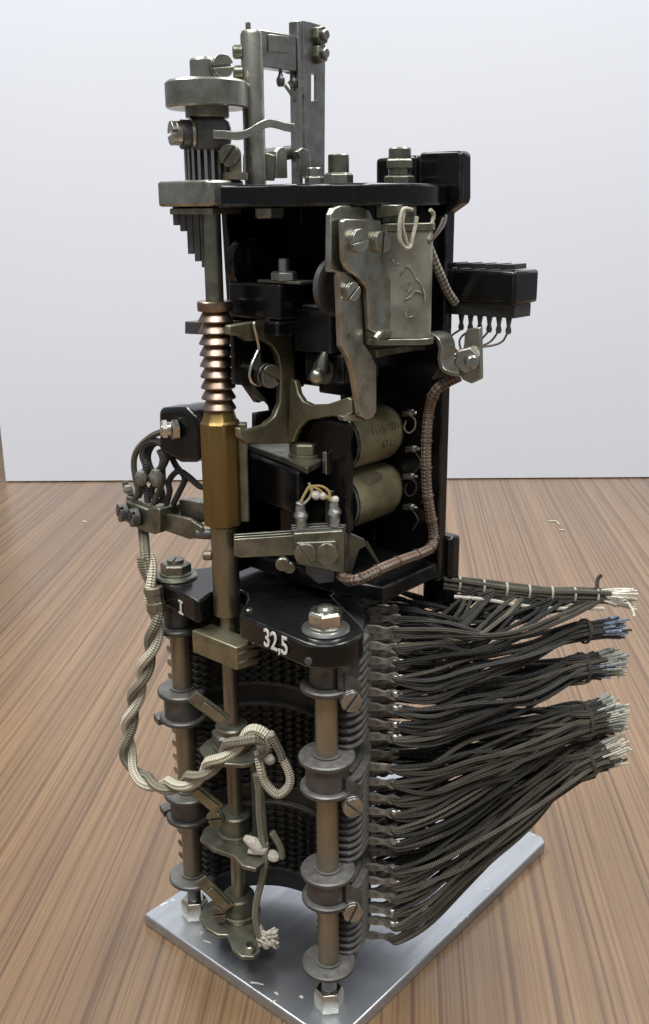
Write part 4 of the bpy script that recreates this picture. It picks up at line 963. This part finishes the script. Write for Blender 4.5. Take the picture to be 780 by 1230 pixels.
for t, b, li, ci, ph, z, rep in jobs:
    n_l = len(LEVELS[b])
    r = (pol(1, ph, 0) - pol(0, ph, 0)).normalized()
    p0 = pol(57.6, ph, z + .6 - rep * .9)
    if t == 0:
        q = min(.95, max(.06, .10 + .85 * random.random() ** (.8 + .25 * ci))); c = cable_pt(q)
        dip = random.uniform(6, 11)
        m0 = p0.lerp(c, .2) + r * 2 + V(1, -1, -2.5) + J(.5)
        m1 = p0.lerp(c, .52) + V(3.5, -2.5, -dip) + J(.8)
        m2 = p0.lerp(c, .82) + V(2.6, -2.0, -dip * .62) + J(.8)
        path = [pol(55.5, ph, z), p0 + r * 1.5, m0, m1, m2, c + V(1.4, -1.6, -1.6) + J(.7), cable_pt(min(1, q + .1)) + V(.3, -.8, .8) + J(.6)]
    else:
        g, e, d = ENDS[t]['g'], ENDS[t]['e'], ENDS[t]['d']
        dl = li - (n_l - 1) / 2
        x_, y_, _ = basis(d)
        k = count[t]; ang = k * 2.4; rad = PK * math.sqrt(k)
        of = (x_ * math.cos(ang) + y_ * math.sin(ang)) * rad
        sp = of * 1.3 + V(0, 0, dl * 1.2)
        hump = wob[(b, li)]
        m0 = p0.lerp(g + sp, .16) + r * 2.0 + V(.6, -.6, -1.0 - rep * 1.3) + J(.5)
        m1 = p0.lerp(g + sp, .40) + V(1.5, -1.5, hump[0] - rep * 1.2 + dl * .3) + J(1.1)
        m2 = p0.lerp(g + sp, .72) + V(.8, -.8, hump[1] - rep * .5) + J(1.5)
        path = [pol(55.5, ph, z), p0 + r * 1.4 + V(0, 0, random.uniform(-.4, .4)), m0, m1, m2, g + of * 1.12 + J(.5), g.lerp(e, .55) + of, e - d * random.uniform(0, 3) + of * 1.1 + J(.4)]
    count[t] += 1
    mt_ = random.choice(['wire'] * 8 + ['wireb', 'wireb', 'wirel'] if b == 0 else ['wire'] * 3 + ['wireb'] * 5 + ['wirel'] if b == 1 else ['wire'] * 2 + ['wireb'] * 6 + ['wirel'])
    if mt_ == 'wirel' and (rep or ci > 1): mt_ = 'wireb'
    part('wire', M().tube(path, random.uniform(.72, .95), 8, sub=6), mt_, bund[t], fix=False)
# frayed ends
for i, en in enumerate(ENDS):
    e = en['e']; d = en['d'] if i else (E1 - E0).normalized(); x_, y_, _ = basis(d)
    for nm_, mt_, N in ((0, {0: 'fray', 1: 'bluefray', 2: 'greenfray', 3: 'greenfray', 4: 'fray'}[i], 110), (1, {0: 'fray', 1: 'wire', 2: 'bluefray', 3: 'fray', 4: 'wireb'}[i], 34)):
        m = M()
        for k in range(N):
            a = random.uniform(0, 6.28); rr = math.sqrt(random.random()) * (2.6 if i == 0 else PK * math.sqrt(total[i]))
            s0 = e - d * random.uniform(1, 5) + (x_ * math.cos(a) + y_ * math.sin(a)) * rr
            s1 = s0 + d * random.uniform(5, 11) + (x_ * math.cos(a) + y_ * math.sin(a)) * random.uniform(0, 2.0)
            m.tube([s0, s0.lerp(s1, .6), s1], random.uniform(.25, .6), 5, sub=3)
        o = part('frayed_ends', m, mt_, bund[i], fix=False); o['kind'] = 'stuff'
part('thread_end', M().tube([E1 + V(0, 0, 1), E1 + V(4, 1, 0), E1 + V(8, 0, -3), E1 + V(9.5, -1, -5.5)], .6, 7), 'fray', bund[0])
part('thread_end', M().tube([ENDS[2]['e'] + V(2, 0, 2), ENDS[2]['e'] + V(5, 2, -2), ENDS[2]['e'] + V(7, 2, -6)], .45, 7), 'fray', bund[2])
part('stray_wire', M().tube([cable_pt(.9) + V(0, 0, 2), cable_pt(.9) + V(-1, 2, 6), cable_pt(.9) + V(0, 3, 8)], .8, 7), 'wireb', bund[0])

# ------------------------------------------------------------------ crumbs on the table
for pts, lab in ((((659, 626), (668, 626), (672, 630)), 'curled white thread lying on the table right of the selector'), (((672, 636), (678, 637)), 'short white thread scrap on the table right of the selector'), (((100, 626), (104, 627)), 'pale crumb on the table left of the selector')):
    o = part('thread_scrap', M().tube([Z(u, v, TABLE + .7) for u, v in pts], .7, 7), 'fray', None)
    o['label'] = lab; o['category'] = 'thread'
